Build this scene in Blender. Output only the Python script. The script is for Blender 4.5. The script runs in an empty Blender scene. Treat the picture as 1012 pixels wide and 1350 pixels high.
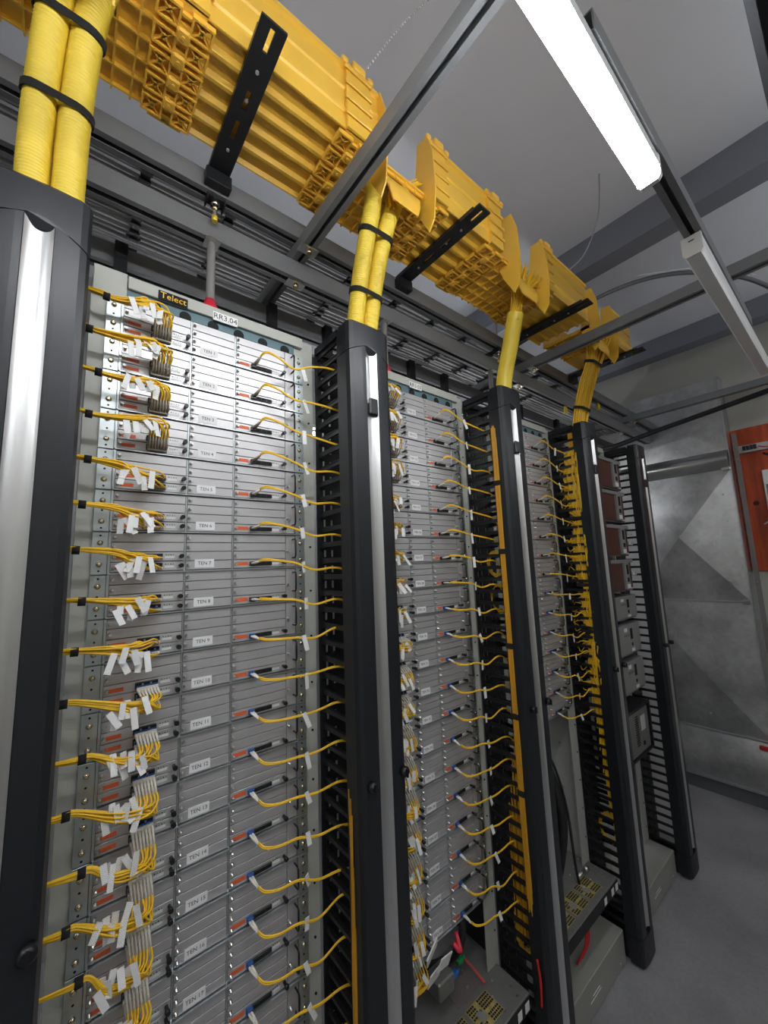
import bpy, math, random
from mathutils import Vector, Matrix
R = random.Random(7)
SC = bpy.context.scene
COL = SC.collection
PI = math.pi

# ------------------------------------------------------------------ camera, world, lights, exposure
cam_d = bpy.data.cameras.new('camera')
cam = bpy.data.objects.new('camera', cam_d)
COL.objects.link(cam)
cr = Vector((0.77818761, -0.62685143, -0.03848804))
cu = Vector((-0.05460591, -0.1285859, 0.99019385))
cf = Vector((0.62565345, 0.76845491, 0.13429375))
cam.matrix_world = Matrix(((cr.x, cu.x, -cf.x, 0.02513804), (cr.y, cu.y, -cf.y, -0.99180528), (cr.z, cu.z, -cf.z, 1.7276799), (0, 0, 0, 1)))
cam_d.sensor_fit = 'HORIZONTAL'
cam_d.sensor_width = 36.0
cam_d.lens = 36.0 * 513.92 / 1012.0
cam_d.clip_start = 0.02
SC.camera = cam
W = bpy.data.worlds.new('room_air')
SC.world = W
W.use_nodes = True
W.node_tree.nodes['Background'].inputs[0].default_value = (0.5, 0.53, 0.6, 1)
W.node_tree.nodes['Background'].inputs[1].default_value = 0.05
SC.view_settings.view_transform = 'Standard'
SC.view_settings.look = 'None'
SC.view_settings.gamma = 1.0
SC.view_settings.use_curve_mapping = False
SC.view_settings.exposure = 0.0
LAMP = 34.0          # strength of the lit diffusers

# ------------------------------------------------------------------ materials
def mat(name, col, rough=0.5, metal=0.0, noise=0.0, scale=20.0, bump=0.0, spec=0.5, emit=0.0, alpha=1.0, trans=0.0, aniso=None):
    m = bpy.data.materials.new(name)
    m.use_nodes = True
    nt = m.node_tree
    b = nt.nodes['Principled BSDF']
    b.inputs['Base Color'].default_value = (*col, 1)
    b.inputs['Roughness'].default_value = rough
    b.inputs['Metallic'].default_value = metal
    b.inputs['Specular IOR Level'].default_value = spec
    if trans: b.inputs['Transmission Weight'].default_value = trans
    if alpha < 1: b.inputs['Alpha'].default_value = alpha
    if emit:
        b.inputs['Emission Color'].default_value = (0.95, 0.975, 1.0, 1)
        b.inputs['Emission Strength'].default_value = emit
    if noise or bump:
        tc = nt.nodes.new('ShaderNodeTexCoord')
        mp = nt.nodes.new('ShaderNodeMapping')
        nz = nt.nodes.new('ShaderNodeTexNoise')
        nz.inputs['Scale'].default_value = scale
        nz.inputs['Detail'].default_value = 6
        nt.links.new(tc.outputs['Object'], mp.inputs[0])
        if aniso: mp.inputs['Scale'].default_value = aniso
        nt.links.new(mp.outputs[0], nz.inputs['Vector'])
        if noise:
            rp = nt.nodes.new('ShaderNodeValToRGB')
            rp.color_ramp.elements[0].position = 0.3
            rp.color_ramp.elements[1].position = 0.7
            rp.color_ramp.elements[0].color = (*[c * (1 - noise) for c in col], 1)
            rp.color_ramp.elements[1].color = (*[min(1, c * (1 + noise)) for c in col], 1)
            nt.links.new(nz.outputs[0], rp.inputs[0])
            nt.links.new(rp.outputs[0], b.inputs['Base Color'])
        if bump:
            bp = nt.nodes.new('ShaderNodeBump')
            bp.inputs['Strength'].default_value = bump
            bp.inputs['Distance'].default_value = 0.01
            nt.links.new(nz.outputs[0], bp.inputs['Height'])
            nt.links.new(bp.outputs[0], b.inputs['Normal'])
    return m

def print_mat(name, paper, ink, sx, sz):
    """paper with fine lines of print on it (flat print only)"""
    m = mat(name, paper, 0.6)
    nt = m.node_tree
    b = nt.nodes['Principled BSDF']
    tc = nt.nodes.new('ShaderNodeTexCoord')
    mp = nt.nodes.new('ShaderNodeMapping')
    mp.inputs['Scale'].default_value = (sx, 1, sz)
    br = nt.nodes.new('ShaderNodeTexBrick')
    br.inputs['Color1'].default_value = (*ink, 1)
    br.inputs['Color2'].default_value = (*[0.6 * a + 0.4 * c for a, c in zip(ink, paper)], 1)
    br.inputs['Mortar'].default_value = (*paper, 1)
    br.inputs['Scale'].default_value = 1.0
    br.inputs['Mortar Size'].default_value = 0.17
    br.inputs['Brick Width'].default_value = 0.9
    br.inputs['Row Height'].default_value = 0.5
    rot = nt.nodes.new('ShaderNodeVectorRotate')
    rot.rotation_type = 'X_AXIS'
    rot.inputs['Angle'].default_value = -PI / 2
    nt.links.new(tc.outputs['Object'], mp.inputs[0])
    nt.links.new(mp.outputs[0], rot.inputs['Vector'])
    nt.links.new(rot.outputs[0], br.inputs['Vector'])
    nt.links.new(br.outputs[0], b.inputs['Base Color'])
    return m

M = {}
M['black'] = mat('black_powder_coat', (0.012, 0.013, 0.016), 0.42, 0, bump=0.03, scale=400)
M['black_soft'] = mat('black_plastic', (0.014, 0.014, 0.016), 0.5)
M['black_gloss'] = mat('black_nylon', (0.012, 0.012, 0.014), 0.3)
M['velcro'] = mat('black_velcro', (0.015, 0.015, 0.015), 0.95, bump=0.4, scale=600)
M['cover'] = mat('charcoal_cover', (0.015, 0.017, 0.021), 0.36, 0.1, bump=0.02, scale=500)
M['alu'] = mat('brushed_aluminium', (0.74, 0.74, 0.74), 0.33, 1.0, noise=0.04, scale=60, aniso=(1, 1, 0.02))
M['card'] = mat('panel_grey', (0.56, 0.55, 0.56), 0.40, 0.55, noise=0.03, scale=30, aniso=(0.1, 1, 2))
M['card_edge'] = mat('panel_lip_zinc', (0.62, 0.66, 0.68), 0.3, 0.9)
M['body'] = mat('panel_chassis', (0.22, 0.23, 0.24), 0.5, 0.5)
M['zinc'] = mat('zinc_bracket', (0.52, 0.57, 0.58), 0.35, 0.85, noise=0.08, scale=40)
M['brass'] = mat('plated_screw', (0.72, 0.62, 0.42), 0.25, 1.0)
M['steel'] = mat('bright_steel', (0.72, 0.72, 0.70), 0.28, 1.0)
M['frame'] = mat('rack_grey_paint', (0.47, 0.48, 0.44), 0.45, 0, noise=0.02, scale=15)
M['teal'] = mat('teal_vent_band', (0.11, 0.19, 0.22), 0.5)
M['hole'] = mat('dark_hole', (0.006, 0.007, 0.008), 0.8)
M['orange'] = mat('orange_sticker', (0.75, 0.13, 0.04), 0.5, noise=0.25, scale=600)
M['white'] = mat('white_label', (0.86, 0.86, 0.86), 0.5)
M['flag'] = print_mat('printed_flag_label', (0.93, 0.93, 0.92), (0.30, 0.30, 0.30), 240, 300)
M['ledtag'] = print_mat('small_printed_tag', (0.84, 0.85, 0.84), (0.35, 0.42, 0.38), 500, 900)
M['ink'] = mat('black_ink', (0.02, 0.02, 0.02), 0.6)
M['green'] = mat('green_indicator', (0.05, 0.30, 0.07), 0.4)
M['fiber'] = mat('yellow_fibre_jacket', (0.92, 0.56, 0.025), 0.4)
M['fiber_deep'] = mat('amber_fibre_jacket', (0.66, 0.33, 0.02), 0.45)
M['boot'] = mat('ivory_boot', (0.80, 0.76, 0.68), 0.45)
M['boot_grey'] = mat('taupe_boot', (0.34, 0.30, 0.24), 0.45)
M['blue'] = mat('blue_connector', (0.02, 0.09, 0.32), 0.4)
M['tube'] = mat('yellow_conduit', (0.82, 0.60, 0.055), 0.42)
M['duct_y'] = mat('orange_yellow_raceway', (0.88, 0.52, 0.06), 0.36, noise=0.04, scale=8)
M['duct_d'] = mat('raceway_clip', (0.87, 0.49, 0.055), 0.4)
M['strut'] = mat('grey_painted_strut', (0.20, 0.205, 0.215), 0.5, 0.1, noise=0.05, scale=12)
M['strut_d'] = mat('dark_grey_strut', (0.14, 0.145, 0.16), 0.5, 0.1)
M['cable'] = mat('grey_cable', (0.30, 0.295, 0.295), 0.5)
M['cable_l'] = mat('light_grey_cable', (0.58, 0.58, 0.59), 0.5)
M['red'] = mat('red_cap', (0.75, 0.035, 0.07), 0.45)
M['red_wire'] = mat('red_wire', (0.60, 0.02, 0.025), 0.45)
M['ceiling'] = mat('ceiling_paint', (0.74, 0.76, 0.82), 0.75, noise=0.03, scale=2, bump=0.05)
M['beam'] = mat('ceiling_beam_paint', (0.20, 0.21, 0.25), 0.6)
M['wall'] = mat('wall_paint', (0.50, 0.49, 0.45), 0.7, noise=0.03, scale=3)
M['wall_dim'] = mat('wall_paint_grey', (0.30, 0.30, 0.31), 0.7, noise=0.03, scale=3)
M['galv'] = None
M['lampw'] = mat('lamp_housing_white', (0.78, 0.79, 0.80), 0.4)
M['lamp_on'] = mat('lit_diffuser', (0.9, 0.9, 0.9), 0.4, emit=LAMP)
M['lamp_off'] = mat('unlit_diffuser', (0.84, 0.85, 0.86), 0.35)
M['board'] = mat('orange_painted_plywood', (0.50, 0.075, 0.02), 0.5, noise=0.35, scale=7, aniso=(1, 3.5, 0.5))
M['knot'] = mat('plywood_knot', (0.10, 0.012, 0.008), 0.6)
M['brown'] = mat('brown_module_face', (0.085, 0.032, 0.024), 0.35, noise=0.25, scale=25)
M['modgrey'] = mat('module_grey', (0.30, 0.30, 0.29), 0.45, 0.2)
M['boxgrey'] = mat('power_shelf_grey', (0.21, 0.21, 0.20), 0.45, 0.3, noise=0.05, scale=40)
M['base'] = mat('base_cover_grey', (0.33, 0.335, 0.30), 0.5, noise=0.04, scale=10)
M['pcb'] = mat('circuit_tan', (0.42, 0.33, 0.12), 0.5, noise=0.3, scale=60)
M['bag'] = mat('clear_pink_bag', (0.80, 0.62, 0.62), 0.15, trans=0.85, alpha=0.55)
M['bagedge'] = mat('red_bag_seal', (0.65, 0.12, 0.10), 0.4)
M['acrylic'] = mat('smoky_acrylic', (0.36, 0.33, 0.33), 0.2, trans=0.35)
M['panelwhite'] = mat('white_cabinet_side', (0.88, 0.87, 0.86), 0.4)

def galv_mat():
    m = mat('galvanised_sheet', (0.5, 0.53, 0.55), 0.3, 0.93)
    nt = m.node_tree
    b = nt.nodes['Principled BSDF']
    tc = nt.nodes.new('ShaderNodeTexCoord')
    v = nt.nodes.new('ShaderNodeTexVoronoi'); v.inputs['Scale'].default_value = 38
    n = nt.nodes.new('ShaderNodeTexNoise'); n.inputs['Scale'].default_value = 3.5; n.inputs['Detail'].default_value = 7
    nt.links.new(tc.outputs['Object'], v.inputs['Vector']); nt.links.new(tc.outputs['Object'], n.inputs['Vector'])
    mx = nt.nodes.new('ShaderNodeMix'); mx.data_type = 'RGBA'; mx.inputs[0].default_value = 0.10
    r1 = nt.nodes.new('ShaderNodeValToRGB')
    r1.color_ramp.elements[0].position = 0.32; r1.color_ramp.elements[1].position = 0.72
    r1.color_ramp.elements[0].color = (0.30, 0.36, 0.39, 1); r1.color_ramp.elements[1].color = (0.68, 0.73, 0.75, 1)
    nt.links.new(n.outputs[0], r1.inputs[0])
    nt.links.new(r1.outputs[0], mx.inputs[6]); nt.links.new(v.outputs['Color'], mx.inputs[7])
    hs = nt.nodes.new('ShaderNodeHueSaturation'); hs.inputs['Saturation'].default_value = 0.12
    nt.links.new(mx.outputs[2], hs.inputs['Color']); nt.links.new(hs.outputs[0], b.inputs['Base Color'])
    r2 = nt.nodes.new('ShaderNodeMapRange'); r2.inputs[3].default_value = 0.24; r2.inputs[4].default_value = 0.5
    nt.links.new(n.outputs[0], r2.inputs[0]); nt.links.new(r2.outputs[0], b.inputs['Roughness'])
    return m
M['galv'] = galv_mat()

def floor_mat():
    m = mat('polished_concrete', (0.3, 0.3, 0.3), 0.35)
    nt = m.node_tree
    b = nt.nodes['Principled BSDF']
    tc = nt.nodes.new('ShaderNodeTexCoord')
    n1 = nt.nodes.new('ShaderNodeTexNoise'); n1.inputs['Scale'].default_value = 3; n1.inputs['Detail'].default_value = 8
    n2 = nt.nodes.new('ShaderNodeTexNoise'); n2.inputs['Scale'].default_value = 60; n2.inputs['Detail'].default_value = 4
    for n in (n1, n2): nt.links.new(tc.outputs['Object'], n.inputs['Vector'])
    ad = nt.nodes.new('ShaderNodeMath'); ad.operation = 'MULTIPLY_ADD'; ad.inputs[1].default_value = 0.35
    nt.links.new(n2.outputs[0], ad.inputs[0]); nt.links.new(n1.outputs[0], ad.inputs[2])
    r = nt.nodes.new('ShaderNodeValToRGB')
    r.color_ramp.elements[0].position = 0.4; r.color_ramp.elements[1].position = 0.95
    r.color_ramp.elements[0].color = (0.22, 0.22, 0.235, 1); r.color_ramp.elements[1].color = (0.38, 0.375, 0.385, 1)
    nt.links.new(ad.outputs[0], r.inputs[0]); nt.links.new(r.outputs[0], b.inputs['Base Color'])
    return m
M['floor'] = floor_mat()

# ------------------------------------------------------------------ mesh helpers
class MB:
    def __init__(s): s.v = []; s.f = []; s.sm = []
    def add(s, vs, fs, smooth=False):
        o = len(s.v); s.v += [tuple(v) for v in vs]
        for f in fs: s.f.append(tuple(i + o for i in f)); s.sm.append(smooth)
        return s
    def box(s, x0, x1, y0, y1, z0, z1):
        return s.add([(x0,y0,z0),(x1,y0,z0),(x1,y1,z0),(x0,y1,z0),(x0,y0,z1),(x1,y0,z1),(x1,y1,z1),(x0,y1,z1)],
                     [(0,3,2,1),(4,5,6,7),(0,1,5,4),(1,2,6,5),(2,3,7,6),(3,0,4,7)])
    def cbox(s, x0, x1, y0, y1, z0, z1, b=0.002):
        """box with chamfered edges"""
        vs = []; 
        for k, (a, c) in enumerate(((z0, b), (z0 + b, 0), (z1 - b, 0), (z1, b))):
            i = b if k in (0, 3) else 0
            ring = [(x0+b+i,y0+i),(x1-b-i,y0+i),(x1-i,y0+b+i),(x1-i,y1-b-i),(x1-b-i,y1-i),(x0+b+i,y1-i),(x0+i,y1-b-i),(x0+i,y0+b+i)]
            vs += [(x, y, a) for x, y in ring]
        fs = [tuple(range(7, -1, -1)), tuple(range(24, 32))]
        for k in range(3):
            for j in range(8):
                fs.append((k*8+j, k*8+(j+1) % 8, k*8+8+(j+1) % 8, k*8+8+j))
        return s.add(vs, fs)
    def prism(s, poly, axis, a, b, smooth=False):
        """polygon (2D, in the other two axes in xyz order) extruded along axis"""
        n = len(poly)
        def p(q, t):
            if axis == 'x': return (t, q[0], q[1])
            if axis == 'y': return (q[0], t, q[1])
            return (q[0], q[1], t)
        vs = [p(q, a) for q in poly] + [p(q, b) for q in poly]
        fs = [tuple(range(n - 1, -1, -1)), tuple(range(n, 2 * n))]
        s.add(vs, fs)
        o = len(s.v) - 2 * n
        for i in range(n):
            j = (i + 1) % n
            s.f.append((o+i, o+j, o+n+j, o+n+i)); s.sm.append(smooth)
        return s
    def tube(s, pts, r, n=6, caps=True):
        pts = [Vector(p) for p in pts]
        rr = r if callable(r) else (lambda t: r)
        N = len(pts); vs = []; fs = []
        t0 = (pts[1] - pts[0]).normalized()
        up = Vector((0, 0, 1)) if abs(t0.z) < 0.9 else Vector((1, 0, 0))
        u = t0.cross(up).normalized()
        for i, p in enumerate(pts):
            t = (pts[min(i + 1, N - 1)] - pts[max(i - 1, 0)]).normalized()
            u = (u - t * u.dot(t))
            if u.length < 1e-6: u = t.orthogonal()
            u.normalize(); w = t.cross(u)
            rad = rr(i)
            for k in range(n):
                a = 2 * PI * k / n
                vs.append(p + u * (rad * math.cos(a)) + w * (rad * math.sin(a)))
        for i in range(N - 1):
            for k in range(n):
                k2 = (k + 1) % n
                fs.append((i*n+k, i*n+k2, (i+1)*n+k2, (i+1)*n+k))
        s.add(vs, fs, True)
        if caps:
            o = len(s.v) - len(vs)
            s.f.append(tuple(o + k for k in range(n - 1, -1, -1))); s.sm.append(False)
            s.f.append(tuple(o + (N-1)*n + k for k in range(n))); s.sm.append(False)
        return s
    def cyl(s, a, b, r, n=10, r2=None):
        q = [r, r if r2 is None else r2]
        return s.tube([a, b], lambda i: q[i], n)
    def mesh(s, name, m):
        me = bpy.data.meshes.new(name)
        me.from_pydata(s.v, [], s.f)
        me.polygons.foreach_set('use_smooth', s.sm)
        me.materials.append(M[m])
        me.update()
        return me
    def build(s, name, m, parent=None, loc=(0, 0, 0)):
        return link(name, s.mesh(name, m), parent, loc)

def link(name, me, parent=None, loc=(0, 0, 0), rot=None):
    o = bpy.data.objects.new(name, me)
    o.location = loc
    if rot: o.rotation_euler = rot
    if parent is not None: o.parent = parent
    COL.objects.link(o)
    return o

def tag(o, label, cat, group=None, kind=None):
    o['label'] = label; o['category'] = cat
    if group: o['group'] = group
    if kind: o['kind'] = kind
    return o

def thing(name, label, cat, loc=(0, 0, 0), group=None):
    o = bpy.data.objects.new(name, None)
    o.empty_display_size = 0.02
    o.location = loc
    COL.objects.link(o)
    return tag(o, label, cat, group)

def struct(name, mb, m):
    o = mb.build(name, m); o['kind'] = 'structure'
    return o

def copy_tree(o, parent=None):
    c = o.copy(); COL.objects.link(c)
    if parent is not None: c.parent = parent
    for ch in o.children: copy_tree(ch, c)
    return c

def bez(p, n):
    """smooth curve through the points (Catmull-Rom), n steps per span"""
    p = [Vector(q) for q in p]
    out = []
    for i in range(len(p) - 1):
        a = p[max(i - 1, 0)]; b = p[i]; c = p[i + 1]; d = p[min(i + 2, len(p) - 1)]
        for k in range(n):
            t = k / n
            out.append(0.5 * ((2 * b) + (c - a) * t + (2*a - 5*b + 4*c - d) * t*t + (3*b - a - 3*c + d) * t**3))
    out.append(p[-1])
    return out

_txt = {}
def text_mesh(txt, h, m):
    """lettering lying in the xz plane, facing -y, centred"""
    k = (txt, h, m)
    if k in _txt: return _txt[k]
    cu_ = bpy.data.curves.new('lettering', 'FONT')
    cu_.body = txt; cu_.size = h / 0.7; cu_.resolution_u = 2
    cu_.align_x = 'CENTER'; cu_.align_y = 'CENTER'
    ob = bpy.data.objects.new('lettering_tmp', cu_)
    COL.objects.link(ob)
    dg = bpy.context.evaluated_depsgraph_get()
    me = bpy.data.meshes.new_from_object(ob.evaluated_get(dg))
    bpy.data.objects.remove(ob)
    for v in me.vertices: v.co = (v.co.x, 0, v.co.y)
    me.materials.clear(); me.materials.append(M[m])
    me.name = 'lettering'
    _txt[k] = me
    return me

# ------------------------------------------------------------------ room shell
D = 0.702
X_END = 3.95
struct('floor', MB().box(-2.3, 4.05, -2.5, 1.7, -0.06, 0.0), 'floor')
struct('ceiling', MB().box(-2.3, 4.05, -2.5, 1.7, 3.42, 3.5), 'ceiling')
struct('wall_right', MB().box(X_END, X_END + 0.1, -2.5, 1.7, 0, 3.42), 'wall')
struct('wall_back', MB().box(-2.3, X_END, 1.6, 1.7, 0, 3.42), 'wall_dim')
struct('wall_front', MB().box(-2.3, X_END, -2.5, -2.4, 0, 3.42), 'wall')
struct('wall_left', MB().box(-2.3, -2.2, -2.4, 1.6, 0, 3.42), 'wall')
for i, (x, z0) in enumerate(((2.10, 3.26), (3.55, 3.28))):
    struct('trim_%d' % (i + 1), MB().box(x, x + 0.12, -2.4, 1.6, z0, 3.42), 'beam')

# ------------------------------------------------------------------ lamps
def batten(x0, x1, y0, y1, z0, on, label):
    t = thing('strip_light', label, 'light', ((x0+x1)/2, (y0+y1)/2, z0), 'strip lights over the aisle')
    hx = (x1 - x0) / 2; hy = (y1 - y0) / 2
    MB().cbox(-hx, hx, -hy, hy, 0.030, 0.062, 0.003).build('housing', 'lampw', t)
    prof = [(-hy, 0.0302), (-hy*0.97, 0.008), (-hy*0.75, 0.0), (hy*0.75, 0.0), (hy*0.97, 0.008), (hy, 0.0302)]
    MB().prism(prof, 'x', -hx + 0.006, hx - 0.006).build('diffuser', 'lamp_on' if on else 'lamp_off', t)
    for sx in (-1, 1):
        c = MB().prism([(-hy-0.001, 0.062), (-hy-0.001, 0.008), (-hy*0.75, -0.001), (hy*0.75, -0.001), (hy+0.001, 0.008), (hy+0.001, 0.062)], 'x', sx*hx - 0.006, sx*hx + 0.006).build('end_cap', 'lampw', t)
        MB().box(sx*hx + (0.006 if sx > 0 else -0.0068), sx*hx + (0.0068 if sx > 0 else -0.006), -0.007, 0.007, 0.044, 0.047).build('slot', 'hole', c)
    return t
batten(-0.22, 1.046, -0.801, -0.754, 2.59, True, 'lit white strip light glaring overhead in the aisle')
batten(1.405, 2.66, -0.803, -0.756, 2.59, False, 'unlit pale grey strip light further along the aisle')
batten(-1.85, -0.60, -0.801, -0.754, 2.59, True, 'lit strip light behind the viewpoint in the aisle')
def fill_tube(x0, x1, y, z, label, grp='unseen fill tubes opposite the racks'):
    t = thing('fill_light', label, 'light', ((x0+x1)/2, y, z), grp)
    hx = (x1 - x0) / 2
    MB().tube([(-hx, 0, 0), (hx, 0, 0)], 0.0105, 12).build('fill_lamp_tube', 'lamp_on', t)
    for sx in (-1, 1): MB().cbox(sx*hx - 0.015, sx*hx + 0.015, -0.018, 0.018, -0.018, 0.040, 0.003).build('holder', 'lampw', t)
    MB().cbox(-hx, hx, -0.015, 0.015, 0.030, 0.050, 0.002).build('rail', 'lampw', t)
    for sx in (-0.8, 0.8): MB().tube([(sx*hx, 0, 0.05), (sx*hx, 0, 3.42 - z)], 0.004, 6).build('hanger', 'steel', t)
    return t
for i in range(4): fill_tube(-1.9 + 1.45 * i, -0.65 + 1.45 * i, -1.75, 2.75, '%s unseen fill tube added along the wall opposite the racks' % ('first', 'second', 'third', 'last')[i])  # unseen lamps added as fill for the ceiling and rack fronts
for i in range(2): fill_tube(0.15 + 1.5 * i, 1.40 + 1.5 * i, 0.95, 2.50, '%s unseen fill tube added behind the racks' % ('nearer', 'farther')[i], 'unseen fill tubes behind the racks')  # hidden lamps added to brighten the partition and the overhead cables
o = fill_tube(2.15, 3.05, 0.85, 2.36, 'short unseen fill tube added behind the far rack to brighten the white partition', 'unseen fill tubes behind the racks')  # one more hidden lamp, added close by to whiten the partition
o.rotation_euler = (0, 0, PI / 2)

# ------------------------------------------------------------------ overhead struts
def strut_mb(axis, a, b, c0, c1, z0, z1, th=0.003, lip=0.015):
    """slotted C channel along x or y, open side down"""
    m = MB()
    def bx(p0, p1, q0, q1):
        if axis == 'x': m.box(a, b, p0, p1, q0, q1)
        else: m.box(p0, p1, a, b, q0, q1)
    bx(c0, c1, z1 - th, z1)
    bx(c0, c0 + th, z0, z1 - th); bx(c1 - th, c1, z0, z1 - th)
    bx(c0 + th, c0 + lip, z0, z0 + th); bx(c1 - lip, c1 - th, z0, z0 + th)
    return m
def strut(axis, a, b, c0, c1, z0, z1, label, m='strut', name='strut_channel', group='overhead strut channels'):
    return tag(strut_mb(axis, a, b, c0, c1, z0, z1).build(name, m), label, 'channel', group)
strut('x', -1.2, 3.9, 0.050, 0.096, 2.652, 2.712, 'long grey strut channel just above the rack tops, bolted to the red-capped rods')
strut('x', -1.2, 3.9, 0.008, 0.052, 2.757, 2.812, 'long grey strut channel under the back edge of the yellow raceway')
strut('x', -1.2, 3.9, 0.300, 0.345, 2.640, 2.704, 'long grey strut channel behind the rack tops, furthest from the aisle')
BEAMX = [0.536, 1.835, 3.215]
for x, lb in zip(BEAMX, ('grey cross beam in front of the yellow raceway, nearest the camera', 'grey cross beam in the middle, above the third black cable manager', 'grey cross beam nearest the metal duct')):
    strut('y', -1.6, 0.42, x, x + 0.042, 2.7135, 2.756, lb, name='cross_beam', group='grey cross beams over the aisle')
strut('x', 0.7, 2.2, -0.806, -0.764, 2.655, 2.700, 'grey carrier strut holding the two strip lights end to end')
strut('x', 1.2, 3.9, -1.16, -1.115, 2.80, 2.845, 'faint grey strut channel high on the aisle side', 'strut_d')
strut('x', 0.9, 3.2, -1.02, -0.975, 2.757, 2.80, 'grey strut channel along the aisle beyond the lights', 'strut_d')
strut('x', 0.9, 3.9, 0.62, 0.665, 2.72, 2.765, 'dark strut channel far behind the racks under the cables', 'strut_d')

# rods from the lower channel to each rack, with grey sleeve and red cap
for k, lb in enumerate(('grey sleeved rod with red cap above the RR3.04 label', 'grey sleeved rod with red cap above the second rack', 'grey sleeved rod with red cap above the third rack')):
    x = k * D + (0.296 if k == 0 else 0.225 if k == 1 else 0.2)
    t = thing('hanger_rod', lb, 'rod', (x, 0.072, 2.405), 'red capped hanger rods')
    MB().tube([(0, 0, 0.03), (0, 0, 0.245)], 0.0115, 12).build('sleeve', 'cable', t)
    cap = MB(); prof = [(0, 0.030), (0.030, 0.030), (0.040, 0.026), (0.055, 0.018), (0.072, 0.0130)]
    cap.tube([(0, 0, z) for z, r in prof], lambda i: prof[i][1], 16); cap.build('cap', 'red', t)
    MB().box(-0.02, 0.02, -0.026, 0.02, 0.2455, 0.2475).build('clamp_plate', 'steel', t)
    MB().tube([(0, 0, 0.2475), (0, 0, 0.262)], 0.010, 6).build('nut', 'steel', t)
# threaded rods above
for k, (x, y, zt) in enumerate(((0.292, 0.03, 3.42), (0.80, 0.03, 3.42), (1.62, 0.03, 3.42), (2.6, 0.03, 3.42))):
    t = thing('threaded_rod', ('threaded steel rod with black saddle below the first raceway support bar', 'threaded steel rod with black saddle behind the twin corrugated tubes', 'threaded steel rod with saddle beside the plain yellow sleeve', 'threaded steel rod with saddle near the far duct')[k], 'rod', (x, y, 2.70), 'threaded rods through the upper channel')
    MB().tube([(0, 0, 0.0), (0, 0, zt - 2.70)], 0.005, 8).build('rod', 'steel', t)
    MB().cbox(-0.024, 0.024, -0.018, 0.018, 0.048, 0.0565, 0.002).box(-0.024, -0.021, -0.018, 0.018, 0.036, 0.05).box(0.021, 0.024, -0.018, 0.018, 0.036, 0.05).build('saddle', 'black_soft', t)
    MB().tube([(0, 0, 0.035), (0, 0, 0.048)], 0.013, 6).build('nut', 'steel', t)
    MB().tube([(0, 0, 0.02), (0, 0, 0.035)], lambda i: (0.006, 0.012)[i], 10).build('cone_washer', 'brass', t)
    MB().tube([(0, 0, -0.012), (0, 0, 0.004)], 0.0075, 10).build('end_cap', 'tube', t)
# clamps where beams meet channels
n = 0
for bx_, nm in zip(BEAMX, ('first', 'second', 'third')):
    for (y, z, side) in ((0.073, 2.655, 'lower channel'), (-0.02, 2.713, 'aisle side')):
        t = thing('beam_clamp', 'bolted steel clamp on the %s cross beam, %s' % (nm, side), 'clamp', (bx_ + 0.021, y, z), 'bolted beam clamps')
        MB().cbox(-0.03, 0.03, -0.012, 0.022, -0.008, -0.0035, 0.001).build('plate', 'steel', t)
        MB().tube([(0, 0, -0.022), (0, 0, -0.008)], 0.009, 6).build('bolt', 'brass', t)

# cables lying overhead, each its own, with black clips
cm = {}
yy = 0.06; idx = 0
while yy < 0.60:
    r = R.choice((0.005, 0.0065, 0.008))
    z = 2.828 + R.uniform(-0.004, 0.010)
    pts = [(-1.2 + 5.0 * i / 26, yy + R.uniform(-0.0015, 0.0015), z + R.uniform(-0.002, 0.002)) for i in range(27)]
    o = MB().tube(pts, r, 6).build('overhead_cable', 'cable_l' if R.random() < 0.35 else 'cable')
    tag(o, 'thin grey cable in the sheet of cables running above the racks', 'cable', 'grey cables overhead')
    yy += 2 * r + 0.0008; idx += 1
clipm = MB()
clipm.cbox(-0.012, 0.012, -0.055, 0.055, -0.012, 0.0, 0.002)
for yv in (-0.05, -0.02, 0.02, 0.05): clipm.box(-0.014, 0.014, yv - 0.006, yv + 0.006, -0.018, -0.012)
clipm.box(-0.02, 0.02, -0.059, -0.053, -0.006, 0.008).box(-0.02, 0.02, 0.053, 0.059, -0.006, 0.008)
clip_me = clipm.mesh('cable_clip', 'black_soft')
for i in range(11):
    for j, y in enumerate((0.155, 0.33, 0.50)):
        x = 0.135 + 0.225 * i + 0.0 * j
        o = link('cable_clip', clip_me, None, (x, y, 2.820), (0, 0, R.uniform(-0.06, 0.06)))
        tag(o, 'black plastic clip under the grey overhead cables', 'clip', 'black clips under the overhead cables')
# light grey looped cable bunch behind the third manager, thin wire and black flex
for i in range(9):
    pts = [(1.96 + 0.014*i, 0.34, 2.79), (1.97 + 0.014*i, 0.26, 2.785), (2.01 + 0.014*i, 0.19, 2.76), (2.06 + 0.014*i, 0.15, 2.725), (2.12 + 0.014*i, 0.135, 2.69)]
    tag(MB().tube(bez(pts, 5), 0.0045, 6).build('looped_cable', 'cable_l'), 'light grey cable bending down behind the third cable manager', 'cable', 'bent light grey cables')
tag(MB().tube(bez([(1.78, -0.45, 3.42), (1.80, -0.42, 3.25), (1.76, -0.36, 3.08), (1.70, -0.30, 3.0)], 6), 0.003, 5).build('pull_cord', 'cable'), 'thin dark cord dropping from the ceiling beside the raceway', 'cord')
tag(MB().tube(bez([(2.30, -0.40, 3.2), (2.55, -0.62, 3.22), (2.75, -0.80, 3.16)], 8), 0.004, 5).build('pale_wire', 'cable_l'), 'pale wire arching under the ceiling past the raceway end', 'wire')
tag(MB().tube(bez([(2.0, 0.3, 2.95), (2.25, -0.2, 3.16), (2.5, -0.5, 3.24), (2.8, -0.75, 3.2), (2.95, -0.9, 3.05)], 8), 0.011, 8).build('black_flex', 'strut_d'), 'dark flexible cable arching under the ceiling', 'cable')
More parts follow.
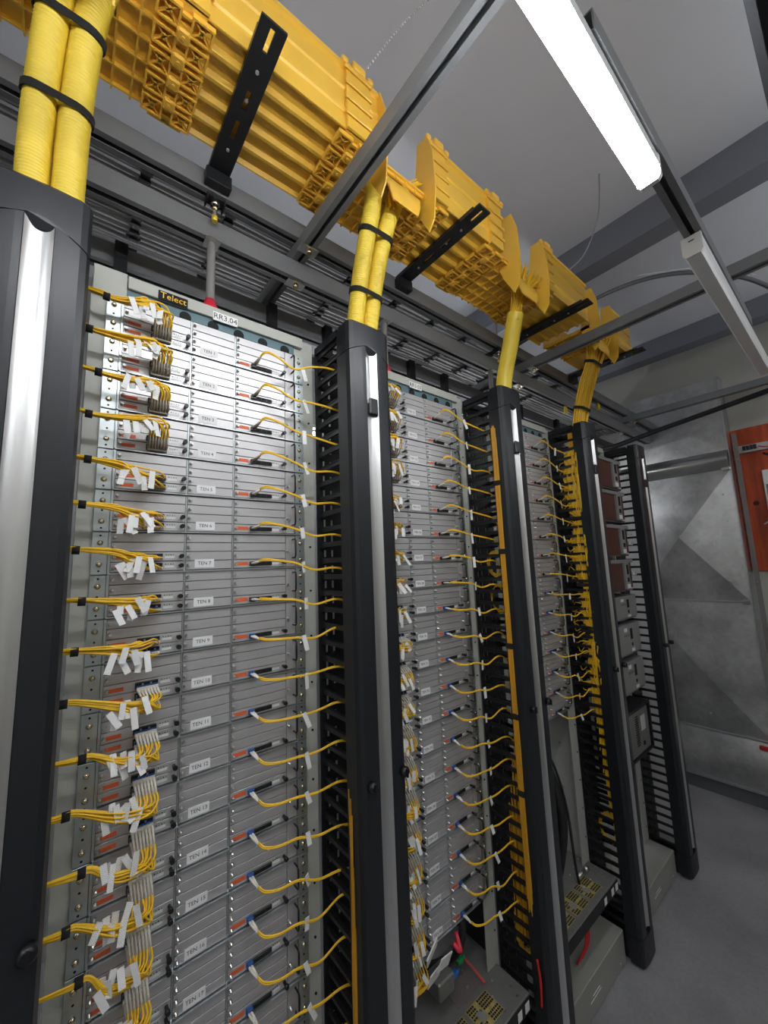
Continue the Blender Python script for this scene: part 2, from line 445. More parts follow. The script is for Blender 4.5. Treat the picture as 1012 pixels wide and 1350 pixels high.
tag(MB().tube(bez([(3.32, 0.9, 2.70), (3.40, 0.35, 2.60), (3.42, -0.2, 2.66), (3.45, -1.2, 2.80)], 8), 0.018, 8).build('sagging_cable', 'black_soft'), 'thick black cable sagging in front of the end wall', 'cable')
beads = MB()
for i in range(40):
    t_ = i / 39
    p = (0.56 + 0.25 * t_, -0.34 - 0.10 * t_, 3.0 + 0.40 * t_ + 0.03 * math.sin(3 * t_))
    beads.tube([(p[0]-0.002, p[1], p[2]-0.003), p, (p[0]+0.002, p[1], p[2]+0.003)], lambda i: (0.001, 0.0032, 0.001)[i], 5)
tag(beads.build('bead_chain', 'cable_l'), 'thin beaded chain rising from the first raceway to the ceiling', 'chain')
# yellow end caps on strut ends
for i, (x, y, z) in enumerate(((2.52, -0.86, 2.70), (2.36, 0.07, 2.64), (2.75, 0.03, 2.74))):
    tag(MB().cyl((x, y, z), (x, y, z - 0.035), 0.012, 10).cyl((x, y, z), (x, y, z + 0.012), 0.008, 8).build('rod_end_cap', 'tube'), ('yellow rod end cap beside the unlit strip light', 'small yellow rod end cap behind the fourth cable manager', 'small yellow rod end cap near the end wall')[i], 'cap')

# ------------------------------------------------------------------ yellow fibre raceway
Y0, Y1, ZT, ZS = -0.058, -0.305, 2.815, 3.0
def tray_profile():
    """cross section of floor and both side walls, in (y, z), closed"""
    n = 5; w = (Y0 - Y1) / n
    low = []
    y = Y1
    low.append((Y1, ZT))
    for i in range(n):
        a = Y1 + i * w
        low += [(a + w*0.08, ZT), (a + w*0.2, ZT + 0.011), (a + w*0.8, ZT + 0.011), (a + w*0.92, ZT)]
    low.append((Y0, ZT))
    t = 0.004
    out = [(Y1 - 0.008, ZS), (Y1 - 0.008, ZS - 0.012), (Y1, ZS - 0.016), (Y1, ZT + 0.128), (Y1 - 0.004, ZT + 0.124), (Y1 - 0.004, ZT + 0.116), (Y1, ZT + 0.112), (Y1, ZT + 0.060), (Y1 - 0.004, ZT + 0.056), (Y1 - 0.004, ZT + 0.048), (Y1, ZT + 0.044)] + low + [(Y0, ZS - 0.016), (Y0 + 0.008, ZS - 0.012), (Y0 + 0.008, ZS)]
    inn = [(Y0 - t, ZS)] + [(Y0 - t, ZT + 0.017), (Y1 + t, ZT + 0.017)] + [(Y1 + t, ZS)]
    return out + inn
pad_mb = MB()
pw, ph = 0.021, 0.019
for (a, b, c, d) in ((-pw, pw, -ph, -ph+0.004), (-pw, pw, ph-0.004, ph), (-pw, -pw+0.004, -ph+0.004, ph-0.004), (pw-0.004, pw, -ph+0.004, ph-0.004)):
    pad_mb.box(a, b, c, d, -0.012, 0.0)
for sg in (-1, 1):
    p = [(-pw+0.003, sg*(-ph+0.003)), (-pw+0.006, sg*(-ph+0.003)), (pw-0.003, sg*(ph-0.003)), (pw-0.006, sg*(ph-0.003))]
    pad_mb.prism(p if sg > 0 else p[::-1], 'z', -0.010, 0.0)
pad_mb.cyl((0, 0, -0.010), (0, 0, 0), 0.006, 8)
pad_me = pad_mb.mesh('clip_pad', 'duct_d')
stud_me = MB().cbox(-0.013, 0.013, -0.013, 0.013, -0.016, 0, 0.003).cyl((0, 0, -0.018), (0, 0, -0.016), 0.004, 8).mesh('clip_stud', 'duct_d')
rung_me = MB().box(-0.010, 0.010, -0.0025, 0.0025, -0.009, 0).mesh('clip_bridge', 'duct_d')

def coupler(t, xc, x0):
    """clip-on joining collar with lattice pads, under and beside the tray"""
    x = xc - x0
    c = MB()
    c.box(x - 0.034, x + 0.034, Y1 - 0.004, Y0 + 0.004, -0.003, 0.0)
    c.box(x - 0.036, x + 0.036, Y1 - 0.010, Y1 - 0.001, -0.003, 0.19)
    c.box(x - 0.036, x + 0.036, Y0 + 0.001, Y0 + 0.010, -0.003, 0.19)
    cp = c.build('coupler', 'duct_y', t)
    for i in range(5):
        yc = Y1 + (i + 0.5) * (Y0 - Y1) / 5
        for sx in (-1, 1):
            link('clip_pad', pad_me, cp, (x + sx * 0.030, yc + R.uniform(-0.001, 0.001), -0.003))
        link('clip_bridge', rung_me, cp, (x, yc - 0.008, -0.003)); link('clip_bridge', rung_me, cp, (x, yc + 0.008, -0.003))
    for i in range(4):
        yc = Y1 + (i + 1) * (Y0 - Y1) / 5
        link('clip_stud', stud_me, cp, (x, yc, -0.003))
    g = MB()
    for dz in (0.03, 0.075, 0.12, 0.165):
        g.cbox(x - 0.042, x + 0.042, Y1 - 0.016, Y1 - 0.009, dz, dz + 0.012, 0.002)
    g.cbox(x - 0.020, x + 0.020, Y1 - 0.020, Y1 - 0.006, 0.176, 0.198, 0.003)
    g.cbox(x - 0.05, x - 0.03, Y1 - 0.016, Y1 - 0.004, 0.180, 0.195, 0.003).cbox(x + 0.03, x + 0.05, Y1 - 0.016, Y1 - 0.004, 0.180, 0.195, 0.003)
    g.build('coupler_clip', 'duct_d', cp)

def raceway(x0, x1, couplers, label):
    t = thing('fiber_raceway', label, 'raceway', (x0, 0, ZT), 'yellow raceway sections')
    prof = [(y, z - ZT) for y, z in tray_profile()]
    MB().prism(prof[::-1], 'x', 0, x1 - x0).build('channel', 'duct_y', t)
    for c in couplers: coupler(t, c, x0)
    return t
raceway(-1.1, -0.17, [-0.21], 'yellow raceway section at the top left corner')
raceway(0.115, 0.615, [0.150, 0.545], 'long yellow raceway section nearest the camera, above the first rack')
raceway(0.80, 1.17, [0.845, 1.135], 'middle yellow raceway section above the second rack')
raceway(1.445, 1.86, [1.49], 'short yellow raceway section ending above the third rack')
raceway(2.12, 2.40, [], 'farthest yellow raceway piece beyond the last cross beam')

def junction(x0, x1, d0, d1, label):
    """T fitting: ribbed floor, back wall, flared drop-out towards the racks"""
    t = thing('raceway_junction', label, 'raceway', (x0, 0, ZT), 'yellow drop-out junctions')
    w = x1 - x0
    MB().box(0, w, Y1 + 0.012, Y0, 0.004, 0.010).build('floor_plate', 'duct_y', t)
    MB().box(0, w, Y0 - 0.004, Y0, 0.010, 0.185).build('back_wall', 'duct_y', t)
    g = MB()
    for i in range(6):
        y = Y1 + 0.02 + i * (Y0 - Y1 - 0.03) / 5
        g.box(0, w, y - 0.002, y + 0.002, -0.006, 0.004)
    nx = max(3, int(w / 0.035))
    for i in range(nx + 1):
        x = i * w / nx
        g.box(max(0, x - 0.002), min(w, x + 0.002), Y1 + 0.015, Y0, -0.0055, 0.004)
    g.build('floor_rib', 'duct_y', t)
    # side plates, curving outwards and down
    for sx in (0, 1):
        xs = (d0 if sx == 0 else d1) - x0
        poly = [(Y1 + 0.03, 0.19), (Y1 - 0.012, 0.185), (Y1 - 0.03, 0.12), (Y1 - 0.034, 0.0), (Y1 - 0.022, -0.10), (Y1 + 0.0, -0.128), (Y1 + 0.04, -0.05), (Y1 + 0.055, 0.0)]
        MB().prism(poly, 'x', xs - 0.002, xs + 0.002).build('side_plate', 'duct_y', t)
    # trumpet sheet: rolls over the front edge of the floor and hangs down
    vs = []; fs = []; nu = 9; nv = 8
    for k in range(2):
        for i in range(nu):
            a = i / (nu - 1)
            y = Y1 + 0.05 - 0.045 * math.sin(a * PI / 2) - 0.004 * k
            z = 0.006 - 0.11 * (1 - math.cos(a * PI / 2)) - 0.004 * k * 0
            for j in range(nv):
                b = j / (nv - 1)
                hw = (d1 - d0) / 2 * (1 - 0.45 * a ** 1.5) - 0.003
                vs.append(((d0 + d1) / 2 - x0 + hw * (2 * b - 1), y, z))
    for k in range(2):
        for i in range(nu - 1):
            for j in range(nv - 1):
                q = (k*nu*nv + i*nv + j, k*nu*nv + i*nv + j + 1, k*nu*nv + (i+1)*nv + j + 1, k*nu*nv + (i+1)*nv + j)
                fs.append(q if k == 0 else q[::-1])
    MB().add(vs, fs, True).build('trumpet', 'duct_y', t)
    return t
junction(-0.17, 0.115, -0.14, 0.035, 'yellow drop-out junction at the top of the nearest twin tubes')
junction(0.615, 0.80, 0.617, 0.798, 'yellow drop-out junction above the second cable manager')
junction(1.17, 1.445, 1.237, 1.443, 'yellow drop-out junction with fanned fibres above the third cable manager')
junction(1.90, 2.12, 1.902, 2.118, 'yellow drop-out junction above the fourth cable manager')

# black support bars under the raceway
for i, x in enumerate((-0.42, 0.262, 0.940, 1.665, 2.30)):
    t = thing('support_bar', ('black slotted support bar at the far left raceway', 'black slotted support bar across the underside of the long near raceway section', 'black slotted support bar across the middle raceway section', 'black slotted support bar across the short far raceway section', 'black slotted support bar under the farthest raceway piece')[i], 'bracket', (x, 0, 2.80), 'black raceway support bars')
    w = 0.054
    m = MB()
    xs = [0, 0.022, 0.032, w]
    # bar with real slots
    ys = [-0.385, -0.375, -0.330, -0.310, -0.245, -0.20, -0.17, -0.12, -0.06, 0.006]
    slots = {1, 4, 6}
    for j in range(len(ys) - 1):
        if j in slots:
            m.box(0, 0.022, ys[j], ys[j+1], 0.0, 0.006); m.box(0.032, w, ys[j], ys[j+1], 0.0, 0.006)
        else: m.box(0, w, ys[j], ys[j+1], 0.0, 0.006)
    m.box(0.0, 0.004, -0.36, 0.006, 0.006, 0.0135); m.box(w - 0.004, w, -0.36, 0.006, 0.006, 0.0135)
    m.build('bar', 'black', t)
    MB().cbox(-0.006, w + 0.006, -0.022, 0.0075, -0.038, 0.0, 0.002).build('foot', 'black', t)
    for y in (-0.29, -0.225, -0.09):
        MB().cyl((w/2, y, -0.003), (w/2, y, 0.0), 0.004, 8).build('screw', 'steel', t)

# ------------------------------------------------------------------ tubes from managers up to the raceway
def corrugated(pts, r, label):
    p = bez(pts, 26)
    # resample evenly at ridge spacing
    L = [0]
    for a, b in zip(p, p[1:]): L.append(L[-1] + (b - a).length)
    step = 0.0020; N = int(L[-1] / step); out = []; j = 0
    for i in range(N + 1):
        d = i * L[-1] / N
        while j < len(L) - 2 and L[j + 1] < d: j += 1
        t = (d - L[j]) / max(1e-9, L[j + 1] - L[j])
        out.append(p[j].lerp(p[j + 1], t))
    prof = (0, 0.0016, 0.0)
    o = MB().tube(out, lambda i: r + prof[i % 3] * 1.0 - 0.0007, 18).build('corrugated_tube', 'tube')
    return tag(o, label, 'tube', 'yellow corrugated tubes')
def strap(c1, c2, r, w, axis, label):
    """velcro strap round two tubes: stadium band"""
    c1 = Vector(c1); c2 = Vector(c2); ax = Vector(axis).normalized()
    d = (c2 - c1); d = (d - ax * d.dot(ax)).normalized(); e = ax.cross(d)
    ring = []
    for k in range(9):
        a = -PI/2 + PI * k / 8
        ring.append(c2 + d * (r * math.cos(a)) + e * (r * math.sin(a)))
    for k in range(9):
        a = PI/2 + PI * k / 8
        ring.append(c1 + d * (r * math.cos(a)) + e * (r * math.sin(a)))
    n = len(ring); cen = (c1 + c2) / 2
    vs = []
    for off in (-w/2, w/2):
        for sc in (1.0, 1.05):
            vs += [cen + (p - cen) * sc + ax * off for p in ring]
    fs = []
    for i in range(n):
        j = (i + 1) % n
        fs += [(n+i, n+j, 3*n+j, 3*n+i), (i, 2*n+i, 2*n+j, j), (i, j, n+j, n+i), (2*n+i, 3*n+i, 3*n+j, 2*n+j)]
    return tag(MB().add(vs, fs).build('velcro_strap', 'velcro'), label, 'strap', 'black straps round the yellow tubes')
TR = 0.0240
A1 = [(-0.058, -0.135, 2.37), (-0.060, -0.150, 2.46), (-0.054, -0.185, 2.60), (-0.040, -0.235, 2.74), (-0.015, -0.275, 2.86)]
A2 = [(-0.010, -0.140, 2.37), (-0.010, -0.155, 2.46), (-0.006, -0.185, 2.60), (0.008, -0.235, 2.74), (0.040, -0.275, 2.86)]
corrugated(A1, TR, 'left corrugated yellow tube rising from the nearest cable manager')
corrugated(A2, TR, 'right corrugated yellow tube rising from the nearest cable manager')
B1 = [(0.634, -0.135, 2.36), (0.635, -0.150, 2.44), (0.637, -0.185, 2.58), (0.640, -0.235, 2.72), (0.645, -0.265, 2.85)]
B2 = [(0.684, -0.135, 2.36), (0.686, -0.150, 2.44), (0.690, -0.185, 2.58), (0.700, -0.235, 2.72), (0.735, -0.262, 2.82)]
corrugated(B1, TR, 'left corrugated yellow tube above the second cable manager')
corrugated(B2, TR, 'right corrugated yellow tube above the second cable manager')
def onp(P, t):
    p = bez(P, 20); i = min(int(t * (len(p) - 1)), len(p) - 2)
    return p[i], (p[i + 1] - p[i])
for P, Q, ts, who in ((A1, A2, (0.46, 0.685), 'nearest twin tubes'), (B1, B2, (0.135, 0.385, 0.66), 'twin tubes above the second manager')):
    for i, t in enumerate(ts):
        p, d = onp(P, t); q, d2 = onp(Q, t)
        strap(p, q, TR + 0.002, 0.013, d + d2, 'black strap round the %s, %s one' % (who, (('lower', 'upper') if len(ts) == 2 else ('lowest', 'middle', 'top'))[i]))
tag(MB().box(-0.006, 0.006, -0.0006, 0.0, -0.018, 0.018).build('tube_label', 'tube', None, (0.686, -0.200, 2.545)), 'pale yellow paper label on the right tube above the second manager', 'label').rotation_euler = (0.28, 0, 0)
C1 = [(1.378, -0.130, 2.36), (1.376, -0.145, 2.46), (1.366, -0.190, 2.58), (1.352, -0.228, 2.67), (1.350, -0.236, 2.69)]
pc = bez(C1, 14)
tag(MB().tube(pc, lambda i: 0.031 + 0.0006 * (i % 2), 18).build('spiral_sleeve', 'tube'), 'plain yellow sleeve rising from the third cable manager', 'sleeve')
def fan(c, top_pts, m, label, name='fanned_fibers', rad=0.0022, grp=None):
    mb = MB()
    for p in top_pts:
        a = (c[0] + R.uniform(-0.02, 0.02), c[1] + R.uniform(-0.014, 0.014), c[2])
        mid = (a[0] * 0.6 + p[0] * 0.4, a[1] * 0.6 + p[1] * 0.4 - 0.004, a[2] * 0.45 + p[2] * 0.55)
        mb.tube(bez([(a[0], a[1], a[2] - 0.05), a, mid, p], 4), rad, 5)
    o = mb.build(name, m)
    return tag(o, label, 'fibres', grp, 'stuff')
fan((1.350, -0.238, 2.70), [(1.345 + s * (0.005 + 0.095 * R.random()), -0.300 + R.uniform(-0.02, 0.03), 2.83) for s in (-1, 1) for _ in range(40)], 'fiber', 'fan of yellow fibres spreading from the sleeve into the raceway junction')
fan((0.70, -0.26, 2.78), [(0.765 + 0.03 * R.random(), -0.28 + R.uniform(-0.02, 0.02), 2.85) for _ in range(14)], 'fiber', 'yellow fibres entering the junction beside the twin tubes')
# flat mesh sleeve of the fourth manager, strands side by side
ms = MB()
for i in range(64):
    a = R.uniform(-1, 1); b = R.uniform(-1, 1)
    P = [(2.055 + a * 0.040, -0.125 + b * 0.016, 2.36), (2.054 + a * 0.046, -0.145 + b * 0.016, 2.46), (2.042 + a * 0.052, -0.195 + b * 0.014, 2.60), (2.030 + a * 0.054, -0.245 + b * 0.014, 2.70), (2.020 + a * 0.100, -0.285 + b * 0.02, 2.83)]
    ms.tube(bez(P, 5), 0.0042, 5)
tag(ms.build('loose_fibers', 'fiber'), 'broad bundle of orange fibres rising from the fourth cable manager', 'fibres', None, 'stuff')
for i, (x, y, z) in enumerate(((2.052, -0.153, 2.485), (2.031, -0.238, 2.69))):
    strap((x - 0.032, y, z), (x + 0.032, y, z), 0.025, 0.014, (-0.06, -0.33, 0.94), 'black strap round the orange fibre bundle above the fourth manager, %s one' % ('lower', 'upper')[i])

# ------------------------------------------------------------------ vertical cable managers
XL, XR, YF = -0.116, 0.028, -0.180
def seam(x):
    t = (x - XL) / (XR - XL)
    return 2.310 + 0.034 * math.sin(PI * min(1, max(0, t * 0.86 + 0.07))) ** 1.5 - 0.012 * t
def front_line(n=16):
    """front outline of the cover seen from above"""
    pts = [(XL, -0.128), (XL, YF + 0.016), (XL + 0.005, YF + 0.005), (XL + 0.015, YF)]
    for i in range(1, n): pts.append((XL + 0.015 + (XR - XL - 0.030) * i / n, YF - 0.003 * math.sin(PI * i / n)))
    pts += [(XR - 0.015, YF), (XR - 0.005, YF + 0.005), (XR, YF + 0.016), (XR, -0.128)]
    return pts
def loft(poly, zb, zt, top_in=0.0):
    n = len(poly)
    vs = [(x, y, zb(x)) for x, y in poly] + [(x, y, zt(x)) for x, y in poly]
    fs = [tuple(range(n - 1, -1, -1))]
    for i in range(n): fs.append((i, (i + 1) % n, n + (i + 1) % n, n + i))
    if top_in:
        cx = (XL + XR) / 2; cy = -0.12
        vs += [(x + (cx - x) * top_in, y + (cy - y) * top_in, zt(x) + 0.006) for x, y in poly]
        for i in range(n): fs.append((n + i, n + (i + 1) % n, 2*n + (i + 1) % n, 2*n + i))
        fs.append(tuple(range(2*n, 3*n)))
    else: fs.append(tuple(range(n, 2*n)))
    return MB().add(vs, fs)
# shared meshes
SX0, SX1 = -0.0615, -0.0225
fl = front_line()
def groove(pts):
    out = []
    done = False
    for (x, y) in pts:
        if SX0 - 0.004 < x < SX1 + 0.004 and y < -0.17:
            if not done:
                out += [(SX0 - 0.001, YF - 0.002), (SX0 - 0.001, YF + 0.010), (SX1 + 0.001, YF + 0.010), (SX1 + 0.001, YF - 0.002)]; done = True
        else: out.append((x, y))
    return out
cover_me = loft(groove(fl), lambda x: 0.115, lambda x: seam(x) - 0.0025).mesh('front_cover', 'cover')
lower_me = loft(fl, lambda x: 0.012, lambda x: 0.112).mesh('kick_cover', 'black')
cap_me = loft([(x * 1.0, y) for x, y in fl], seam, lambda x: 2.398, 0.07).mesh('top_cap', 'cover')
cap_pieces = None
# concave strip with scooped top
sv = []; sf = []; ns = 12
for zz in (0.128, None):
    for i in range(ns + 1):
        a = i / ns; x = SX0 + (SX1 - SX0) * a
        y = YF - 0.0015 + 0.0085 * math.sin(PI * a) ** 0.8
        z = zz if zz else seam(x) - 0.004 - 0.016 * math.sin(PI * a)
        sv.append((x, y, z))
for i in range(ns): sf.append((i, i + 1, ns + 2 + i, ns + 1 + i))
o_ = len(sv)
strip_me = MB().add(sv, sf, True).mesh('handle_strip', 'alu')
knob_me = MB().tube([(0, 0, 0), (0, -0.012, 0), (0, -0.016, 0)], lambda i: (0.012, 0.012, 0.008)[i], 16).box(-0.002, 0.002, -0.020, -0.016, -0.010, 0.010).mesh('latch_knob', 'black_gloss')
lock_me = MB().cbox(-0.014, 0.014, -0.008, 0.002, -0.024, 0.024, 0.003).mesh('lock', 'black_gloss')
lockp_me = MB().cbox(-0.009, 0.009, -0.011, -0.008, 0.002, 0.018, 0.001).box(-0.010, 0.010, -0.0095, -0.008, -0.012, -0.004).mesh('lock_plate', 'steel')
# perforated back plate
bpm = MB()
cols = [XL + 0.0, XL + 0.020, XL + 0.028, -0.072, -0.064, -0.026, -0.018, XR - 0.028, XR - 0.020, XR]
zr = [0.10 + 0.04445 * i for i in range(52)]
for ci in range(len(cols) - 1):
    if ci % 2 == 0: bpm.box(cols[ci], cols[ci + 1], 0.004, 0.008, 0.05, 2.39)
for z in zr:
    for ci in (1, 3, 5, 7): bpm.box(cols[ci], cols[ci + 1], 0.004, 0.008, z - 0.012, z + 0.012)
back_me = bpm.mesh('back_plate', 'black')
# finger
def finger(sx):
    xo = XL + 0.004 if sx < 0 else XR - 0.004
    xi = xo + (0.010 if sx < 0 else -0.010)
    x0, x1 = min(xo, xi), max(xo, xi)
    m = MB()
    m.prism([(0.004, -0.009), (0.004, 0.009), (-0.008, 0.008), (-0.022, 0.0060), (-0.110, 0.0050), (-0.120, 0.008), (-0.127, 0.007), (-0.127, -0.007), (-0.120, -0.007), (-0.110, -0.0050), (-0.022, -0.0060), (-0.008, -0.008)][::-1], 'x', x0 + 0.002, x1 - 0.002)
    m.prism([(-0.016, 0.0056), (-0.118, 0.0048), (-0.118, 0.0070), (-0.016, 0.0078)][::-1], 'x', x0, x1)
    return m.mesh('finger', 'black_gloss')
fing = {-1: finger(-1), 1: finger(1)}
rail_me = {}
for sx in (-1, 1):
    xo = XL + 0.001 if sx < 0 else XR - 0.017
    m = MB().box(xo, xo + 0.016, -0.1275, -0.118, 0.05, 2.39)
    rail_me[sx] = m.mesh('front_rail', 'black')
top_me = MB().box(XL, XL + 0.014, -0.118, 0.008, 2.376, 2.398).box(XR - 0.014, XR, -0.118, 0.008, 2.376, 2.398).box(XL + 0.014, XR - 0.014, -0.004, 0.008, 2.376, 2.398).mesh('top_frame', 'black')
sill_me = MB().box(XL, XL + 0.014, -0.118, 0.004, 0.05, 0.075).box(XR - 0.014, XR, -0.118, 0.004, 0.05, 0.075).box(XL + 0.014, XR - 0.014, -0.118, 0.004, 0.05, 0.056).mesh('bottom_frame', 'black')
foot_me = MB().cbox(XL + 0.02, XR + 0.006, -0.165, 0.06, 0.0, 0.05, 0.004).box(XR + 0.0, XR + 0.03, -0.155, -0.116, 0.0, 0.02).mesh('foot', 'black')
POST = ('nearest black cable manager, at the left edge, with twin corrugated tubes on top', 'second black cable manager, between the two nearest racks, with strapped twin tubes', 'third black cable manager with a plain yellow sleeve at its top', 'fourth black cable manager, packed with orange fibres', 'last black cable manager, empty, beside the metal duct')
for k in range(5):
    t = thing('cable_manager', POST[k], 'cable manager', (k * D, 0, 0), 'vertical cable managers')
    link('back_plate', back_me, t)
    link('top_frame', top_me, t); link('bottom_frame', sill_me, t); link('foot', foot_me, t)
    link('kick_cover', lower_me, t); link('top_cap', cap_me, t)
    c = link('front_cover', cover_me, t)
    link('handle_strip', strip_me, c)
    lk = k and link('lock', lock_me, c, (-0.040, YF + 0.001, 2.162))
    link('latch_knob', knob_me, c, (-0.088, YF - 0.001, 1.21)); link('latch_knob', knob_me, c, (0.012, YF - 0.001, 1.212))
    for sx in (-1, 1):
        if k == 0 and sx < 0: continue
        if k == 4 and sx > 0: continue
        link('front_rail', rail_me[sx], t)
        for z in zr: link('finger', fing[sx], t, (0, 0, z))

t = thing('white_partition', 'white partition sheet seen through the fingers of the last cable manager', 'partition', (2.93, 0, 0))
MB().cbox(0, 0.018, -0.125, 0.55, 0.05, 2.26, 0.002).build('sheet', 'panelwhite', t)
for y in (-0.09, 0.45): MB().cbox(-0.02, 0.04, y - 0.02, y + 0.02, 0.0, 0.05, 0.003).build('foot', 'strut_d', t)
# ------------------------------------------------------------------ racks
ZR = [2.2766 - 0.0889 * i for i in range(22)]
def ZB(k): return ZR[k] - 0.014
RNAME = ('nearest grey rack marked RR3.04', 'second grey rack marked RR3.03', 'third grey rack, half empty below', 'far grey rack with brown and grey modules')
for k in range(4):
    t = thing('equipment_rack', RNAME[k], 'rack', (k * D, 0, 0), 'equipment racks')
    u = MB().box(0.034, 0.092, 0.006, 0.010, 0.13, 2.398).box(0.034, 0.038, 0.010, 0.28, 0.13, 2.398)
    u.build('left_upright', 'frame', t)
    u = MB().box(0.513, 0.576, 0.006, 0.010, 0.13, 2.405).box(0.572, 0.576, 0.010, 0.28, 0.13, 2.405)
    u.build('right_upright', 'frame', t)
    MB().cbox(0.036, 0.098, -0.004, 0.0055, 2.345, 2.412, 0.001).build('corner_plate', 'frame', t)
    MB().cbox(0.1, 0.538, -0.006, 0.012, 2.378, 2.408, 0.001).box(0.1, 0.538, 0.012, 0.27, 2.404, 2.408).build('header', 'frame', t)
    v = MB().box(0.09, 0.514, 0.002, 0.006, 2.3525, 2.378).build('vent_band', 'teal', t)
    for i in range(6):
        x = 0.155 + i * 0.066
        MB().tube([(x, 0.0005, 2.358), (x, 0.002, 2.358)], 0.0135, 16).build('vent_hole', 'hole', v)
    for i in range(18):
        z = 0.2 + i * 0.122
        MB().tube([(0.561, 0.003, z), (0.561, 0.006, z)], 0.0028, 8).build('bolt_hole', 'hole', t)
    b = MB().cbox(0.037, 0.578, -0.112, 0.10, 0.004, 0.128, 0.003).build('base_cover', 'base', t)
    MB().box(0.25, 0.34, -0.1128, -0.112, 0.055, 0.058).box(0.27, 0.33, -0.1128, -0.112, 0.068, 0.070).build('base_marking', 'white', b)
    for x in (0.09, 0.52): MB().tube([(x, -0.112, 0.03), (x, -0.115, 0.03)], 0.005, 8).build('base_screw', 'steel', b)
    if k < 3:
        if k == 0:
            bd = MB().cbox(0.160, 0.224, -0.0085, -0.0055, 2.376, 2.400, 0.001).build('badge', 'hole', t)
            link('badge_lettering', text_mesh('Telect', 0.0155, 'fiber'), bd, (0.192, -0.0089, 2.388))
        if k < 2:
            lx = 0.315 if k == 0 else 0.300
            pl = MB().box(lx - 0.031, lx + 0.031, -0.0075, -0.006, 2.372, 2.396).build('rack_label', 'white', t)
            link('rack_lettering', text_mesh(('RR3.04', 'RR3.03')[k], 0.0145, 'ink'), pl, (lx, -0.0078, 2.384))

# overhead rear plates: dark stand-offs between the rear channel and the racks
for k in range(4):
    for j, x in enumerate((0.10, 0.566)):
        tag(MB().box(k*D + x - 0.016, k*D + x + 0.016, 0.272, 0.30, 2.41, 2.70).build('stand_off', 'black'), 'black stand-off post above the back of the %s rack, %s one' % (('nearest', 'second', 'third', 'far')[k], ('left', 'right')[j]), 'post', 'black stand-off posts')

